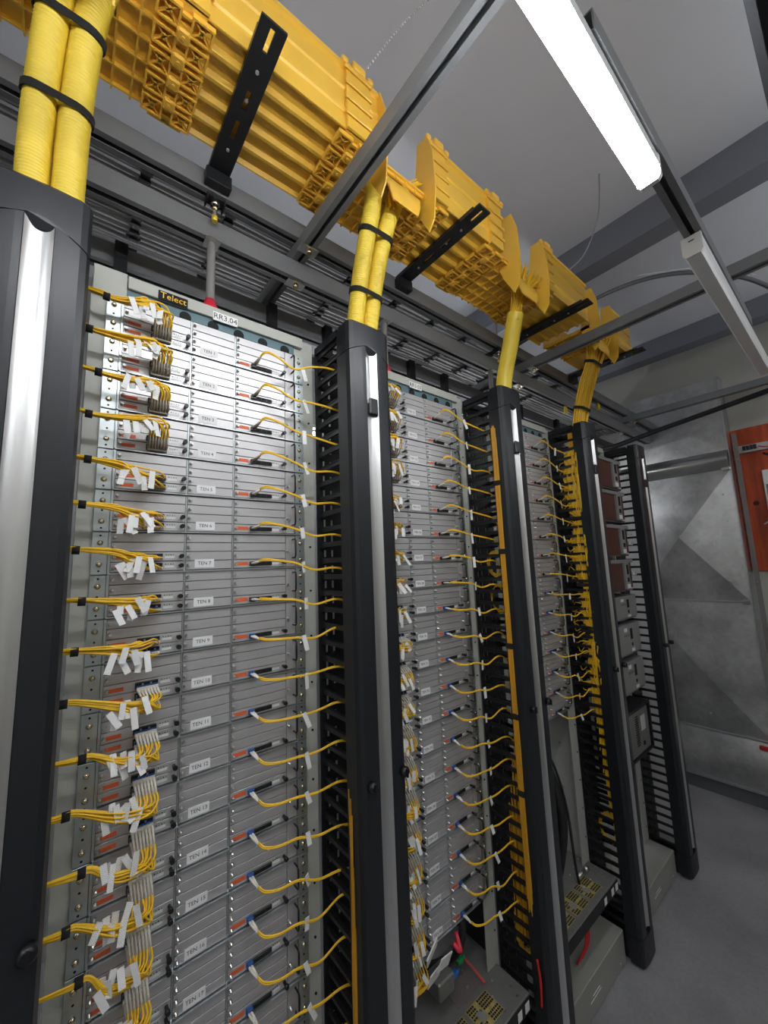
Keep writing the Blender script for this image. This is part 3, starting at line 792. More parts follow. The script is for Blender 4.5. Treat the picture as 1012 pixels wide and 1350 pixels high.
# ------------------------------------------------------------------ fibre panels (one prototype, then copies)
NUM = ('first', 'second', 'third', 'fourth', 'fifth', 'sixth', 'seventh', 'eighth', 'ninth', 'tenth', 'eleventh', 'twelfth', 'thirteenth', 'fourteenth', 'fifteenth', 'sixteenth', 'seventeenth', 'eighteenth', 'nineteenth', 'bottom')
h = 0.0889
def make_panel():
    t = thing('distribution_unit', 'prototype', 'panel', (0, 0, 0), 'grey fibre panels in the racks')
    MB().box(0.094, 0.510, 0.0045, 0.24, 0.001, h - 0.001).build('chassis', 'body', t)
    ch = (h - 0.005) / 4
    secs = ((0.0955, 0.2335), (0.2385, 0.3410), (0.3460, 0.4830))
    for a, b in secs:
        me = MB().cbox(a, b, -0.0005, 0.0045, 0.0008, ch - 0.0008, 0.0004).mesh('card', 'card')
        for j in range(4): link('card', me, t, (0, 0, 0.0045 + j * ch))
    MB().cbox(0.4845, 0.5105, -0.0005, 0.0045, 0.005, h - 0.001, 0.0005).build('handle_plate', 'card', t)
    MB().box(0.092, 0.512, -0.006, 0.0045, 0.0006, 0.0030).build('lip', 'card_edge', t)
    for dx0, dx1, dy in ((0.090, 0.0945, -0.004), (0.2345, 0.2375, 0.0005), (0.342, 0.345, 0.0005)): MB().box(dx0, dx1, dy, 0.0045, 0.003, h - 0.001).build('divider', 'zinc', t)
    scm = MB().tube([(0, 0, 0), (0, -0.004, 0), (0, -0.0045, 0), (0, -0.011, 0)], lambda i: (0.0036, 0.0036, 0.0026, 0.0026)[i], 9).mesh('thumbscrew', 'steel')
    for x in (0.1005, 0.2430, 0.3505):
        for j in range(4): link('thumbscrew', scm, t, (x, -0.0005, 0.0045 + (j + 0.5) * ch))
    link('thumbscrew', scm, t, (0.4895, -0.0005, 0.045))
    st = MB().cbox(-0.0125, 0.0125, -0.0006, 0, -0.0038, 0.0038, 0.0002).mesh('orange_sticker', 'orange')
    stw = MB().cbox(-0.0165, 0.0165, -0.0006, 0, -0.0042, 0.0042, 0.0002).mesh('orange_sticker', 'orange')
    for j in (0, 1): link('orange_sticker', st, t, (0.1165, -0.0005, 0.0045 + (j + 0.45) * ch))
    link('orange_sticker', stw, t, (0.3650, -0.0005, 0.0155))
    for j in (0, 1):
        z = 0.0045 + (j + 0.5) * ch
        pb = MB().cbox(0.149, 0.1905, -0.0055, -0.0005, z - 0.0065, z + 0.0065, 0.0008).build('port_block', 'black_gloss', t)
        for i in range(8):
            x = 0.1520 + i * 0.0050
            MB().box(x - 0.0016, x + 0.0016, -0.0062, -0.0055, z - 0.003, z + 0.004).build('port', 'hole' if (i + j) % 3 else 'modgrey', pb)
    pb = MB().cbox(0.397, 0.444, -0.0048, -0.0005, 0.0095, 0.0195, 0.0008).build('port_block', 'black_gloss', t)
    for i in range(3):
        MB().box(0.400 + i * 0.015, 0.412 + i * 0.015, -0.0054, -0.0048, 0.0115, 0.0175).build('port', 'hole', pb)
    for (x, z) in ((0.2045, 0.0045 + ch * 0.42), (0.2045, 0.0045 + ch * 1.42), (0.4555, 0.0135)):
        tg = MB().box(x - 0.0095, x + 0.0095, -0.0009, -0.0004, z - 0.0025, z + 0.0025).build('indicator_tag', 'ledtag', t)
        for i in range(4):
            MB().box(x - 0.008 + i * 0.0050, x - 0.0062 + i * 0.0050, -0.0012, -0.0004, z + 0.0045, z + 0.0065).build('indicator', 'green' if i % 2 else 'hole', tg)
    kb = MB().tube([(0, 0, 0), (0, -0.010, 0), (0, -0.011, 0), (0, -0.018, 0)], lambda i: (0.0036, 0.0036, 0.0050, 0.0048)[i], 10).mesh('knob', 'black_gloss')
    for (x, z) in ((0.2265, 0.0045 + ch * 0.5), (0.2265, 0.0045 + ch * 1.5), (0.4755, 0.0165)): link('knob', kb, t, (x, -0.0005, z))
    hd = [(0.5035, 0.0, 0.028), (0.5035, -0.018, 0.028), (0.5035, -0.022, 0.033), (0.5035, -0.022, 0.072), (0.5035, -0.018, 0.077), (0.5035, 0.0, 0.077)]
    MB().tube(hd, 0.0022, 6).build('handle', 'black_gloss', t)
    for (x0, x1) in ((0.0625, 0.0895), (0.5130, 0.5400)):
        e = MB().cbox(x0, x1, -0.001, 0.0025, 0.0012, h - 0.0012, 0.0004).build('ear', 'zinc', t)
        xm = (x0 + x1) / 2
        for z in (0.022, 0.066):
            MB().tube([(xm, -0.001, z), (xm, -0.004, z), (xm, -0.0062, z)], lambda i: (0.0058, 0.0050, 0.0024)[i], 10).build('ear_screw', 'brass', e)
        for z in (0.008, 0.045, 0.081):
            MB().tube([(xm, -0.0016, z), (xm, -0.001, z)], 0.0022, 6).build('ear_hole', 'hole', e)
    return t
proto = make_panel()
plate_me = MB().box(-0.0215, 0.0215, -0.0009, 0.0, -0.0098, 0.0098).mesh('name_plate', 'white')
cnt = {0: 20, 1: 20, 2: 15}
panels = []
first = True
for rk in range(3):
    for i in range(cnt[rk]):
        p = proto if first else copy_tree(proto)
        first = False
        p.location = (rk * D, 0, ZB(i))
        num = i + 1 + 20 * rk
        if rk == 0: p['label'] = '%s grey fibre panel of the nearest rack, marked TEN %d' % (NUM[i] if i < 19 else 'lowest', num)
        else: p['label'] = '%s grey fibre panel %sin the %s rack' % (NUM[i] if i < cnt[rk] - 1 else 'lowest', 'from the top ' if i < cnt[rk] - 1 else '', ('second', 'third')[rk - 1])
        panels.append((p, num))
for p, num in panels:
    pl = link('name_plate', plate_me, p, (0.2785, -0.0006, 0.0185))
    link('name_lettering', text_mesh('TEN %d' % num, 0.0078, 'ink'), pl, (0, -0.0012, 0))

# ------------------------------------------------------------------ fibre bundles on the left of each panel
flag_me = [MB().box(-0.0056, 0.0056, -0.0005, 0.0005, -l, 0.002).mesh('flag_label', 'flag') for l in (0.027, 0.032, 0.037)]
bootv = {}
def fiber_bundle(rk, i, nf, label):
    x0 = rk * D; zr_ = ZR[i]
    style = 'over' if i < 4 else ('straight' if i < 9 else 'droop')
    t = thing('fiber_bundle', label, 'fibres', (x0 + 0.055, -0.045, zr_ + 0.02), 'strapped yellow fibre bundles')
    def L(p): return (p[0] - 0.055, p[1] + 0.045, p[2] - zr_ - 0.02)
    off = [0.037, 0.043, 0.043, 0.040, 0.036, 0.034, 0.035, 0.027, 0.025, 0.025, 0.012, 0.013, 0.0, 0.006, 0.008, 0.0, 0.0, 0.0, 0.0, 0.0][i]
    zs = zr_ + off
    xs = [0.060, 0.035, 0.054, 0.043, 0.046, 0.042, 0.037, 0.051, 0.045, 0.034, 0.066, 0.048, 0.075, 0.058, 0.080, 0.055, 0.07, 0.06, 0.05, 0.07][i]
    boots = MB(); bgrey = i < 5
    ys = -0.048
    deep = 0.0 if style != 'droop' else min(1.0, (i - 8) / 4)
    for f in range(nf):
        row = f % 2
        q = (f // 2) / max(1, nf // 2 - 1)
        cx = 0.1535 + 0.0335 * q
        cz = zr_ + (0.017 if row else -0.0045)
        jx = R.uniform(-0.003, 0.003); jz = R.uniform(-0.008, 0.008); jy = R.uniform(-0.006, 0.006)
        if style == 'over':
            b0 = (cx, -0.006, cz); b1 = (cx + jx*0.3, -0.022, cz + 0.006); b2 = (cx - 0.001, -0.034, cz + 0.022)
            P = [b2, (cx - 0.003 + jx, -0.046, cz + 0.036 - 0.008*row), (cx - 0.022 + jx, -0.052 + jy, zr_ + 0.050 + jz - 0.004 * row), (0.110 + jx, -0.052 + jy, zr_ + 0.042 + jz), (xs + 0.012, ys + jy * 0.6, zs + jz * 0.5), (xs - 0.01, ys + jy * 0.6, zs + 0.004 + jz * 0.5), (0.0, ys + 0.01, zs + 0.010)]
        elif style == 'straight':
            b0 = (cx, -0.006, cz); b1 = (cx, -0.018, cz); b2 = (cx - 0.002, -0.027, cz + 0.001)
            P = [b2, (cx - 0.012 + jx, -0.040, cz + 0.004 + jz), (cx - 0.035 + jx, -0.048 + jy, (cz + zs) / 2 - 0.004 + jz), (0.100 + jx, -0.05 + jy, zs - 0.006 + jz), (xs + 0.012, ys + jy * 0.6, zs + jz * 0.5), (xs - 0.01, ys + jy * 0.6, zs + 0.002 + jz * 0.5), (0.0, ys + 0.01, zs + 0.004)]
        else:
            b0 = (cx, -0.006, cz); b1 = (cx + 0.001, -0.020, cz - 0.006); b2 = (cx + 0.003, -0.032, cz - 0.022 * deep - 0.005)
            P = [b2, (cx + 0.002 + jx, -0.042, cz - 0.036 * deep - 0.008), (cx - 0.018 + jx, -0.054 + jy, zr_ - 0.030 * deep + jz), (0.118 + jx, -0.056 + jy, zr_ - 0.022 * deep + 0.3 * off + jz), (xs + 0.014, ys + jy * 0.6, zs + jz * 0.5), (xs - 0.01, ys + jy * 0.6, zs + jz * 0.5), (0.0, ys + 0.01, zs + 0.002)]
        MB().tube(bez([L(p) for p in P], 4), 0.0020, 5, False).build('fiber', 'fiber', t)
        bm = MB().tube([L(b0), L(b1), L(b2)], lambda k: (0.0028, 0.0026, 0.0019)[k], 6)
        bm.box(*(lambda c: (c[0]-0.0026, c[0]+0.0026, c[1]-0.0055, c[1]+0.0015, c[2]-0.0032, c[2]+0.0032))(L((cx, -0.0085, cz))))
        bm.build('connector_boot', 'boot_grey' if bgrey else 'boot', t)
        if not bgrey:
            MB().box(*(lambda c: (c[0]-0.0024, c[0]+0.0024, c[1]-0.0006, c[1]+0.002, c[2]+0.0034, c[2]+0.0060))(L((cx, -0.010, cz)))).build('connector_latch', 'blue', t)
    s0 = L((xs, ys, zs))
    MB().tube([(s0[0] - 0.006, s0[1], s0[2]), (s0[0] + 0.006, s0[1], s0[2] - 0.0005)], 0.0082, 12).build('velcro_strap', 'velcro', t)
    nfl = 7 if rk == 0 else 5
    for j in range(nfl):
        fx = 0.102 + 0.062 * (j + R.uniform(0, 0.5)) / nfl
        fy = -0.060 + R.uniform(-0.004, 0.004) + 0.010 * (j % 2)
        base = {'over': 0.046, 'straight': 0.018, 'droop': -0.012 * deep + 0.010}[style]
        fz = zr_ + base + R.uniform(-0.014, 0.008)
        o = link('flag_label', flag_me[R.randrange(3)], t, L((fx, fy, fz)))
        o.rotation_euler = (R.uniform(-0.6, 0.05), R.uniform(-0.55, 0.35), R.uniform(-0.5, 0.5))
    return t
for i in range(20):
    fiber_bundle(0, i, 14, 'yellow fibre bundle plugged into the %s panel, TEN %d, of the nearest rack' % (NUM[i] if i < 19 else 'lowest', i + 1))
for i in range(20):
    fiber_bundle(1, i, 10, 'yellow fibre bundle with white tags on the %s panel of the second rack' % (NUM[i] if i < 19 else 'lowest'))

# ------------------------------------------------------------------ single patch cords on the right of each panel
def patch_cord(rk, i, label):
    x0 = rk * D; zr_ = ZR[i]
    t = thing('patch_cord', label, 'cord', (x0 + 0.392, -0.02, zr_), 'yellow patch cords to the cable managers')
    def L(p): return (p[0] - 0.392, p[1] + 0.02, p[2] - zr_)
    e = [0.025, -0.011, -0.024, -0.021, -0.022, -0.021, -0.020, -0.017, 0.0, -0.007, -0.013, -0.018, -0.023, -0.038, -0.05, -0.011, -0.014, -0.03, -0.02, -0.02][i] + R.uniform(-0.004, 0.004)
    if rk: e = -0.022 + R.uniform(-0.008, 0.008)
    up = 1.0 - min(1.0, i / 8.0) * 1.0
    dn = max(0.0, min(1.0, (i - 6) / 5.0))
    zc = zr_ + 0.001
    b0 = (0.391, -0.007, zc); b1 = (0.3935, -0.018, zc + 0.004 * up - 0.003 * dn); b2 = (0.400, -0.032, zc + 0.016 * up - 0.014 * dn)
    P = [b2, (0.411, -0.045, zc + 0.026 * up - 0.022 * dn), (0.440, -0.056, zc + 0.016 * up - 0.024 * dn - 0.001), (0.485, -0.060, zc - 0.002 * up - 0.022 * dn - 0.004), (0.535, -0.064, zc + e * 0.6 - 0.018 * dn), (0.590, -0.072, zr_ + e), (0.625, -0.080, zr_ + e - 0.012), (0.650, -0.088, zr_ + e - 0.06)]
    if R.random() < 0.35: P[4] = (P[4][0], P[4][1], P[4][2] - 0.012)
    jk = MB().tube(bez([L(p) for p in P], 5), 0.0019, 6).tube(bez([L((p[0] + 0.0005, p[1], p[2] + (0.0035 if n_ < 2 else 0.0024))) for n_, p in enumerate(P)], 5), 0.0019, 6)
    jk.build('jacket', 'fiber', t)
    for d in (-0.0028, 0.0028):
        bt = MB().tube([L((b0[0] + d, b0[1], b0[2])), L((b1[0] + d, b1[1], b1[2])), L((b2[0] + d * 0.4, b2[1], b2[2]))], lambda k: (0.0027, 0.0027, 0.0020)[k], 7)
        bt.build('boot', 'boot_grey' if (i < 4 and rk == 0) else 'boot', t)
    MB().cbox(-0.0065, 0.0065, 0.0095, 0.0195, -0.0050, 0.0060, 0.0006).build('connector', 'black_gloss' if i < 8 else 'blue', t)
    fx = 0.503 + R.uniform(-0.006, 0.010)
    o = link('flag_label', flag_me[R.randrange(3)], t, L((fx, -0.063, zc - 0.002 - 0.020 * dn)))
    o.rotation_euler = (R.uniform(-0.1, 0.1), R.uniform(-0.45, 0.15), R.uniform(-0.3, 0.3))
for rk in range(3):
    for i in range(cnt[rk]):
        if rk == 0: lb = 'yellow patch cord from the %s panel, TEN %d, to the second cable manager' % (NUM[i] if i < 19 else 'lowest', i + 1)
        else: lb = 'yellow patch cord from the %s panel of the %s rack' % (NUM[i] if i < cnt[rk] - 1 else 'lowest', ('second', 'third')[rk - 1])
        patch_cord(rk, i, lb)

# ------------------------------------------------------------------ fibres inside the managers
def strands(n, fx, m, label, name='vertical_fibers', r=0.0019):
    mb = MB()
    for k in range(n): mb.tube(bez(fx(k), 3), r, 5, False)
    return tag(mb.build(name, m), label, 'fibres', None, 'stuff')
def wavy(x, y, z0, z1, a, step=0.09):
    n = max(3, int((z1 - z0) / step)); return [(x + R.uniform(-a, a), y + R.uniform(-a, a), z0 + (z1 - z0) * i / n) for i in range(n + 1)]
strands(9, lambda k: wavy(D - 0.055 + 0.010 * (k % 3), -0.085 - 0.008 * (k // 3), 0.30 + 0.05 * k, 2.36 - 0.20 * k, 0.012), 'fiber', 'a few loose yellow fibres hanging inside the second cable manager')
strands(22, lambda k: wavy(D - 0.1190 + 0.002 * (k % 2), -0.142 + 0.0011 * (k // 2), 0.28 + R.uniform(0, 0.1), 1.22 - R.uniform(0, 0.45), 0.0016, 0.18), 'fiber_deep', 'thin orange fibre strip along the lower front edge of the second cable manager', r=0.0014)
tag(MB().tube(bez([(D - 0.062, -0.100, 2.37), (D - 0.066, -0.098, 2.30), (D - 0.070, -0.095, 2.20), (D - 0.064, -0.098, 2.15)], 12), lambda i: 0.018 + 0.001 * (i % 2), 12).build('tube_end', 'tube'), 'yellow tube end seen through the top of the second cable manager', 'tube')
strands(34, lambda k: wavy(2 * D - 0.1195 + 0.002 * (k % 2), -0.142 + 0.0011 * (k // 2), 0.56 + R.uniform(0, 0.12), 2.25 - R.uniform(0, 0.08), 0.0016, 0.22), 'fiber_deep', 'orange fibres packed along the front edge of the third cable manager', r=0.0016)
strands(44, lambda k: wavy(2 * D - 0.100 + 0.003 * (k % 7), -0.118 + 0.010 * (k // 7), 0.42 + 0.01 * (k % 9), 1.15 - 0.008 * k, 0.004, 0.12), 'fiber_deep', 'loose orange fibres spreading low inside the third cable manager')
def coil(cx, cy, cz, rad, n, m, label, ax=0.008):
    mb = MB()
    for k in range(n):
        r = rad * R.uniform(0.8, 1.05); ph = R.uniform(0, 6)
        pts = [(cx + R.uniform(-ax, ax), cy + r * 0.72 * math.cos(2*PI*j/20 + ph), cz + r * math.sin(2*PI*j/20 + ph)) for j in range(21)]
        mb.tube(pts, 0.0017, 5, False)
    return tag(mb.build('fiber_coil', m), label, 'coil', None, 'stuff')
coil(2 * D - 0.085, -0.075, 1.715, 0.048, 9, 'fiber', 'small coil of yellow fibre hung inside the third cable manager')
coil(2 * D - 0.085, -0.082, 1.585, 0.05, 3, 'fiber', 'loose yellow loop below the coil in the third cable manager')
coil(2 * D - 0.080, -0.080, 0.44, 0.05, 8, 'fiber', 'yellow fibre loops at the foot of the third cable manager')
for i, z in enumerate((2.02, 1.76, 1.42, 1.18, 0.93)):
    tag(MB().cbox(2*D - 0.1235, 2*D - 0.1165, -0.146, -0.118, z - 0.010, z + 0.010, 0.002).build('strip_tie', 'velcro'), '%s black tie on the orange fibre strip of the third cable manager' % NUM[i], 'tie', 'black ties on the orange strip')
# fourth manager: bulging packs between straps
packs = ((2.27, 1.93), (1.91, 1.60), (1.585, 1.38), (1.365, 1.10))
for j, (za, zb) in enumerate(packs):
    mb = MB()
    nk = 130
    for k in range(nk):
        a = R.uniform(-1, 1); b = R.random()
        x = 3 * D - 0.082 + 0.020 * a
        pts = []
        n = 14
        for i in range(n + 1):
            tt = i / n; z = za + (zb - za) * tt
            bulge = 0.55 + 0.45 * math.sin(PI * tt) ** 0.5 + 0.10 * math.sin(22 * tt + j)
            pts.append((x - 0.016 * bulge * (1 - b) + R.uniform(-0.003, 0.003), -0.130 + 0.088 * b * bulge * (1 - 0.12 * j) + R.uniform(-0.003, 0.003), z))
        mb.tube(pts, 0.0026, 5, False)
    # cross loops
    for k in range(12):
        z = R.uniform(zb, za); y0 = -0.10 + R.uniform(0, 0.02)
        pts = [(3*D - 0.100, y0, z), (3*D - 0.104, y0 + 0.02, z + R.uniform(-0.02, 0.02)), (3*D - 0.102, y0 + 0.05, z + R.uniform(-0.03, 0.01)), (3*D - 0.095, y0 + 0.062, z + R.uniform(-0.04, 0.0))]
        mb.tube(bez(pts, 4), 0.002, 5, False)
    tag(mb.build('fiber_pack', 'fiber'), '%s bulging pack of orange fibres in the fourth cable manager' % ('topmost', 'second', 'third', 'fourth')[j], 'fibres', 'orange fibre packs', 'stuff')
    if j: 
        zc = (za + packs[j - 1][1]) / 2
        tag(MB().cbox(3*D - 0.108, 3*D - 0.040, -0.126, -0.055, zc - 0.009, zc + 0.009, 0.004).build('bundle_strap', 'velcro'), 'black strap below the %s orange fibre pack' % ('topmost', 'second', 'third')[j - 1], 'strap', 'black straps in the fourth manager')
strands(60, lambda k: wavy(3 * D - 0.100 + 0.004 * (k % 8), -0.108 + 0.005 * (k // 8), 0.45 + 0.012 * k, 1.12, 0.004, 0.08), 'fiber', 'orange fibres tapering down inside the lower fourth cable manager', r=0.0022)
coil(3 * D - 0.085, -0.085, 0.50, 0.06, 10, 'fiber', 'orange fibre loops low inside the fourth cable manager', 0.015)
tag(MB().box(3*D - 0.108, 3*D - 0.06, -0.114, -0.09, 2.285, 2.365).build('strap_bundle_top', 'fiber_deep'), 'orange wrapped fibre stub at the top opening of the fourth cable manager', 'fibres')

# ------------------------------------------------------------------ far rack modules
X4 = 3 * D
zt = (2.300, 2.105, 1.905, 1.705)
for j, z in enumerate(zt):
    t = thing('brown_module', '%s brown module with grey frame in the far rack' % ('topmost', 'second', 'third', 'fourth')[j], 'module', (X4 + 0.07, -0.085, z - 0.18), 'brown framed modules')
    MB().box(0, 0.47, 0.004, 0.25, 0, 0.178).build('case', 'body', t)
    MB().cbox(0.008, 0.462, -0.002, 0.004, 0.006, 0.160, 0.001).build('face', 'brown', t)
    MB().cbox(-0.002, 0.474, -0.010, 0.004, 0.160, 0.180, 0.001).cbox(-0.002, 0.010, -0.010, 0.004, 0.0, 0.160, 0.001).cbox(0.340, 0.400, -0.014, 0.0, 0.010, 0.160, 0.001).build('grey_frame', 'modgrey', t)
    MB().box(0.358, 0.384, -0.0155, -0.014, 0.095, 0.150).box(0.358, 0.384, -0.0155, -0.014, 0.052, 0.075).build('slot', 'hole', t)
    MB().box(0.350, 0.392, -0.0155, -0.014, 0.016, 0.040).build('module_label', 'white', t)
    MB().box(0.405, 0.455, -0.004, -0.002, 0.008, 0.018).build('handle_tab', 'cable_l', t)
zg = (1.500, 1.345, 1.150)
for j, z in enumerate(zg):
    t = thing('grey_module', '%s grey module below the brown ones in the far rack' % ('upper', 'middle', 'lower')[j], 'module', (X4 + 0.07, -0.085, z - (0.13 if j == 0 else 0.165)), 'grey modules')
    hh = 0.13 if j == 0 else 0.165
    MB().box(0, 0.47, 0.004, 0.25, 0, hh).build('case', 'body', t)
    MB().cbox(0.0, 0.47, -0.004, 0.004, 0.012, hh, 0.001).build('face', 'modgrey', t)
    MB().box(0.33, 0.36, -0.0055, -0.004, hh * 0.5, hh * 0.85).tube([(0.345, -0.0055, hh * 0.33), (0.345, -0.004, hh * 0.33)], 0.010, 12).build('slot', 'hole', t)
    MB().box(0.25, 0.29, -0.0055, -0.004, hh * 0.78, hh * 0.9).box(0.33, 0.37, -0.0055, -0.004, hh * 0.10, hh * 0.2).build('module_label', 'white', t)
    MB().box(0.245, 0.32, -0.0055, -0.004, hh * 0.62, hh * 0.70).build('module_rail', 'body', t)
t = thing('lowest_module', 'black framed grey unit lowest in the far rack', 'module', (X4 + 0.07, -0.085, 0.66))
MB().box(0, 0.47, 0.004, 0.25, 0, 0.25).build('case', 'hole', t)
MB().cbox(0.0, 0.475, -0.008, 0.004, 0.0, 0.014, 0.001).cbox(0.0, 0.475, -0.008, 0.004, 0.236, 0.25, 0.001).cbox(0.455, 0.475, -0.008, 0.004, 0.014, 0.236, 0.001).build('bezel', 'black', t)
fc = MB().cbox(0.01, 0.44, -0.003, 0.004, 0.018, 0.228, 0.001).build('face', 'boxgrey', t)
MB().box(0.33, 0.39, -0.0045, -0.003, 0.12, 0.195).build('paper_label', 'cable_l', fc)
for i in range(14): MB().box(0.255, 0.295, -0.0045, -0.003, 0.06 + i * 0.011, 0.065 + i * 0.011).build('vent_slot', 'hole', fc)
MB().tube([(0.35, -0.003, 0.055), (0.35, -0.006, 0.055)], 0.012, 12).build('dial', 'hole', fc)
# the outward tabs between modules and last manager
for j, z in enumerate((1.86, 1.80, 1.62)):
    tag(MB().cbox(X4 + 0.545, X4 + 0.60, -0.095, -0.075, z - 0.012, z + 0.012, 0.004).build('cable_tab', 'cable_l'), 'pale rounded tab beside the brown modules, %s one' % ('upper', 'middle', 'lower')[j], 'tab', 'pale tabs')

# ------------------------------------------------------------------ power shelves low in racks two and three
def power_shelf(rk, label):
    t = thing('power_shelf', label, 'shelf', (rk * D, 0, 0.29), 'low power shelves')
    MB().cbox(0.045, 0.562, -0.118, 0.24, 0.0, 0.052, 0.002).build('case', 'boxgrey', t)
    MB().box(0.05, 0.556, -0.1205, -0.118, 0.006, 0.046).build('front_panel', 'black_soft', t)
    for x in (0.42, 0.49, 0.53): MB().box(x, x + 0.022, -0.1215, -0.1205, 0.012, 0.038).build('front_label', 'white', t)
    for i in range(3):
        xb = 0.13 + i * 0.115
        g = MB()
        MB().box(xb, xb + 0.10, -0.095, -0.02, 0.052, 0.0526).build('circuit_window', 'pcb', t)
        for a in range(12):
            for b in range(8):
                if 4 <= a <= 5 or b in (3,): continue
                g.box(xb + 0.003 + a * 0.008, xb + 0.009 + a * 0.008, -0.093 + b * 0.0092, -0.087 + b * 0.0092, 0.0526, 0.0532)
        o = g.build('perforation', 'hole', t); o['kind'] = 'stuff'
        MB().box(xb + 0.02, xb + 0.045, -0.075, -0.045, 0.0532, 0.0536).build('chip', 'modgrey', t)
    for (x, y) in ((0.46, -0.05), (0.50, -0.02), (0.53, -0.07), (0.48, 0.03), (0.42, 0.02), (0.54, 0.04), (0.40, -0.05), (0.52, -0.10), (0.455, -0.10), (0.44, 0.06)):
        MB().tube([(x, y, 0.052), (x, y, 0.055)], 0.0034, 8).build('screw', 'steel', t)
    return t
power_shelf(1, 'grey power shelf with perforated lid at the foot of the second rack')
power_shelf(2, 'grey power shelf with perforated lid at the foot of the third rack')
# shade sheet on the upright web, and the blanking sheet behind
tag(MB().box(D + 0.566, D + 0.570, 0.012, 0.27, 0.345, 0.572).build('web_shade', 'black'), 'dark sheet standing for shade on the upright web below the lowest panel of the second rack', 'plate')  # shade as a thin black sheet; the web behind it is grey
tag(MB().box(2*D + 0.093, 2*D + 0.35, 0.20, 0.205, 0.36, 1.0).build('black_blank', 'black'), 'black blanking sheet in the empty part of the third rack', 'sheet')
for (x, z) in ((2*D + 0.571, 0.62), (2*D + 0.571, 0.82), (2*D + 0.571, 1.0)):
    tag(MB().tube([(x, 0.10, z), (x - 0.006, 0.10, z)], 0.007, 10).build('panel_screw', 'steel'), 'round steel screw on the inner side of the third rack', 'screw', 'screws inside the third rack')
tag(MB().tube(bez([(D + 0.395, 0.05, 0.62), (D + 0.392, 0.0, 0.55), (D + 0.375, 0.02, 0.47), (D + 0.365, 0.09, 0.40), (D + 0.34, 0.15, 0.36)], 6), 0.013, 10).build('black_cable', 'black_soft'), 'thick black cable bending down beside the plastic bag', 'cable')
tag(MB().tube(bez([(D + 0.36, 0.0, 0.55), (D + 0.345, -0.03, 0.525), (D + 0.335, -0.01, 0.54)], 5), 0.007, 8).build('pink_plug', 'red'), 'pink red plug under the lowest panels of the second rack', 'plug')
tag(MB().cbox(D + 0.275, D + 0.345, 0.0, 0.06, 0.40, 0.45, 0.004).build('grey_connector', 'boxgrey'), 'grey connector block in the dark gap of the second rack', 'connector')
# plastic bag with caps
bagv = []; bagf = []; nx, ny = 9, 7
for i in range(nx):
    for j in range(ny):
        a = i / (nx - 1); b = j / (ny - 1)
        bagv.append((D + 0.350 + 0.125 * a + 0.015 * b, -0.005 + 0.140 * b, 0.3445 + 0.026 * math.sin(PI * a) * math.sin(PI * b) + 0.003 * R.random()))
for i in range(nx - 1):
    for j in range(ny - 1): bagf.append((i*ny + j, (i+1)*ny + j, (i+1)*ny + j + 1, i*ny + j + 1))
t = thing('plastic_bag', 'clear pinkish plastic bag of small parts on the second rack power shelf', 'bag', (0, 0, 0))
MB().add(bagv, bagf, True).build('film', 'bag', t)
MB().prism([(D + 0.470, -0.01), (D + 0.479, -0.01), (D + 0.497, 0.13), (D + 0.488, 0.13)], 'z', 0.344, 0.348).build('seal', 'bagedge', t)
for i, (x, y, z, m, lb) in enumerate(((0.404, 0.060, 0.364, 'blue2', 'bright blue cap in the plastic bag'), (0.452, 0.078, 0.366, 'green2', 'green cap lying on the plastic bag'), (0.425, 0.095, 0.368, 'blue', 'dark blue connector on the plastic bag'), (0.374, 0.085, 0.360, 'orange', 'orange red cap in the plastic bag'))):
    if m == 'blue2' and m not in M: M['blue2'] = mat('bright_blue_cap', (0.02, 0.22, 0.75), 0.4)
    if m == 'green2' and m not in M: M['green2'] = mat('green_cap', (0.02, 0.42, 0.12), 0.4)
    tag(MB().cbox(D + x - 0.014, D + x + 0.014, y - 0.009, y + 0.009, z - 0.009, z + 0.009, 0.003).tube([(D + x + 0.014, y, z), (D + x + 0.024, y, z)], 0.006, 8).build('connector_cap', m), lb, 'cap')
for i, (x, z, a) in enumerate(((0.24, 0.58, 0.3), (0.20, 0.62, -0.4), (0.215, 0.545, 0.1))):
    o = tag(MB().cbox(-0.030, 0.030, -0.002, 0.002, -0.018, 0.018, 0.0008).build('paper_tag', 'white', None, (D + x, -0.065 + 0.01 * i, z)), 'white paper tag hanging above the plastic bag, %s one' % ('right', 'left', 'upper')[i], 'tag', 'loose white tags'); o.rotation_euler = (0.3, a, 0.2)
# third rack clutter
tag(MB().tube(bez([(2*D + 0.40, 0.16, 0.95), (2*D + 0.42, 0.06, 0.80), (2*D + 0.44, 0.02, 0.62), (2*D + 0.40, -0.02, 0.42), (2*D + 0.40, -0.03, 0.345)], 6), 0.006, 8).build('black_cable', 'black_soft'), 'thin black cable hanging onto the third rack power shelf', 'cable')
tag(MB().tube(bez([(2*D + 0.33, 0.14, 0.95), (2*D + 0.37, 0.05, 0.78), (2*D + 0.36, 0.0, 0.60), (2*D + 0.34, 0.02, 0.42), (2*D + 0.33, 0.05, 0.345)], 6), 0.022, 10).build('black_hose', 'black_soft'), 'thick black hose hanging in the empty half of the third rack', 'hose')
tag(MB().tube([(2*D + 0.40, -0.02, 0.36), (2*D + 0.455, -0.03, 0.372)], 0.008, 10).tube([(2*D + 0.455, -0.03, 0.372), (2*D + 0.475, -0.034, 0.376)], 0.011, 10).build('steel_plug', 'steel'), 'bright steel plug lying on the third rack power shelf', 'plug')
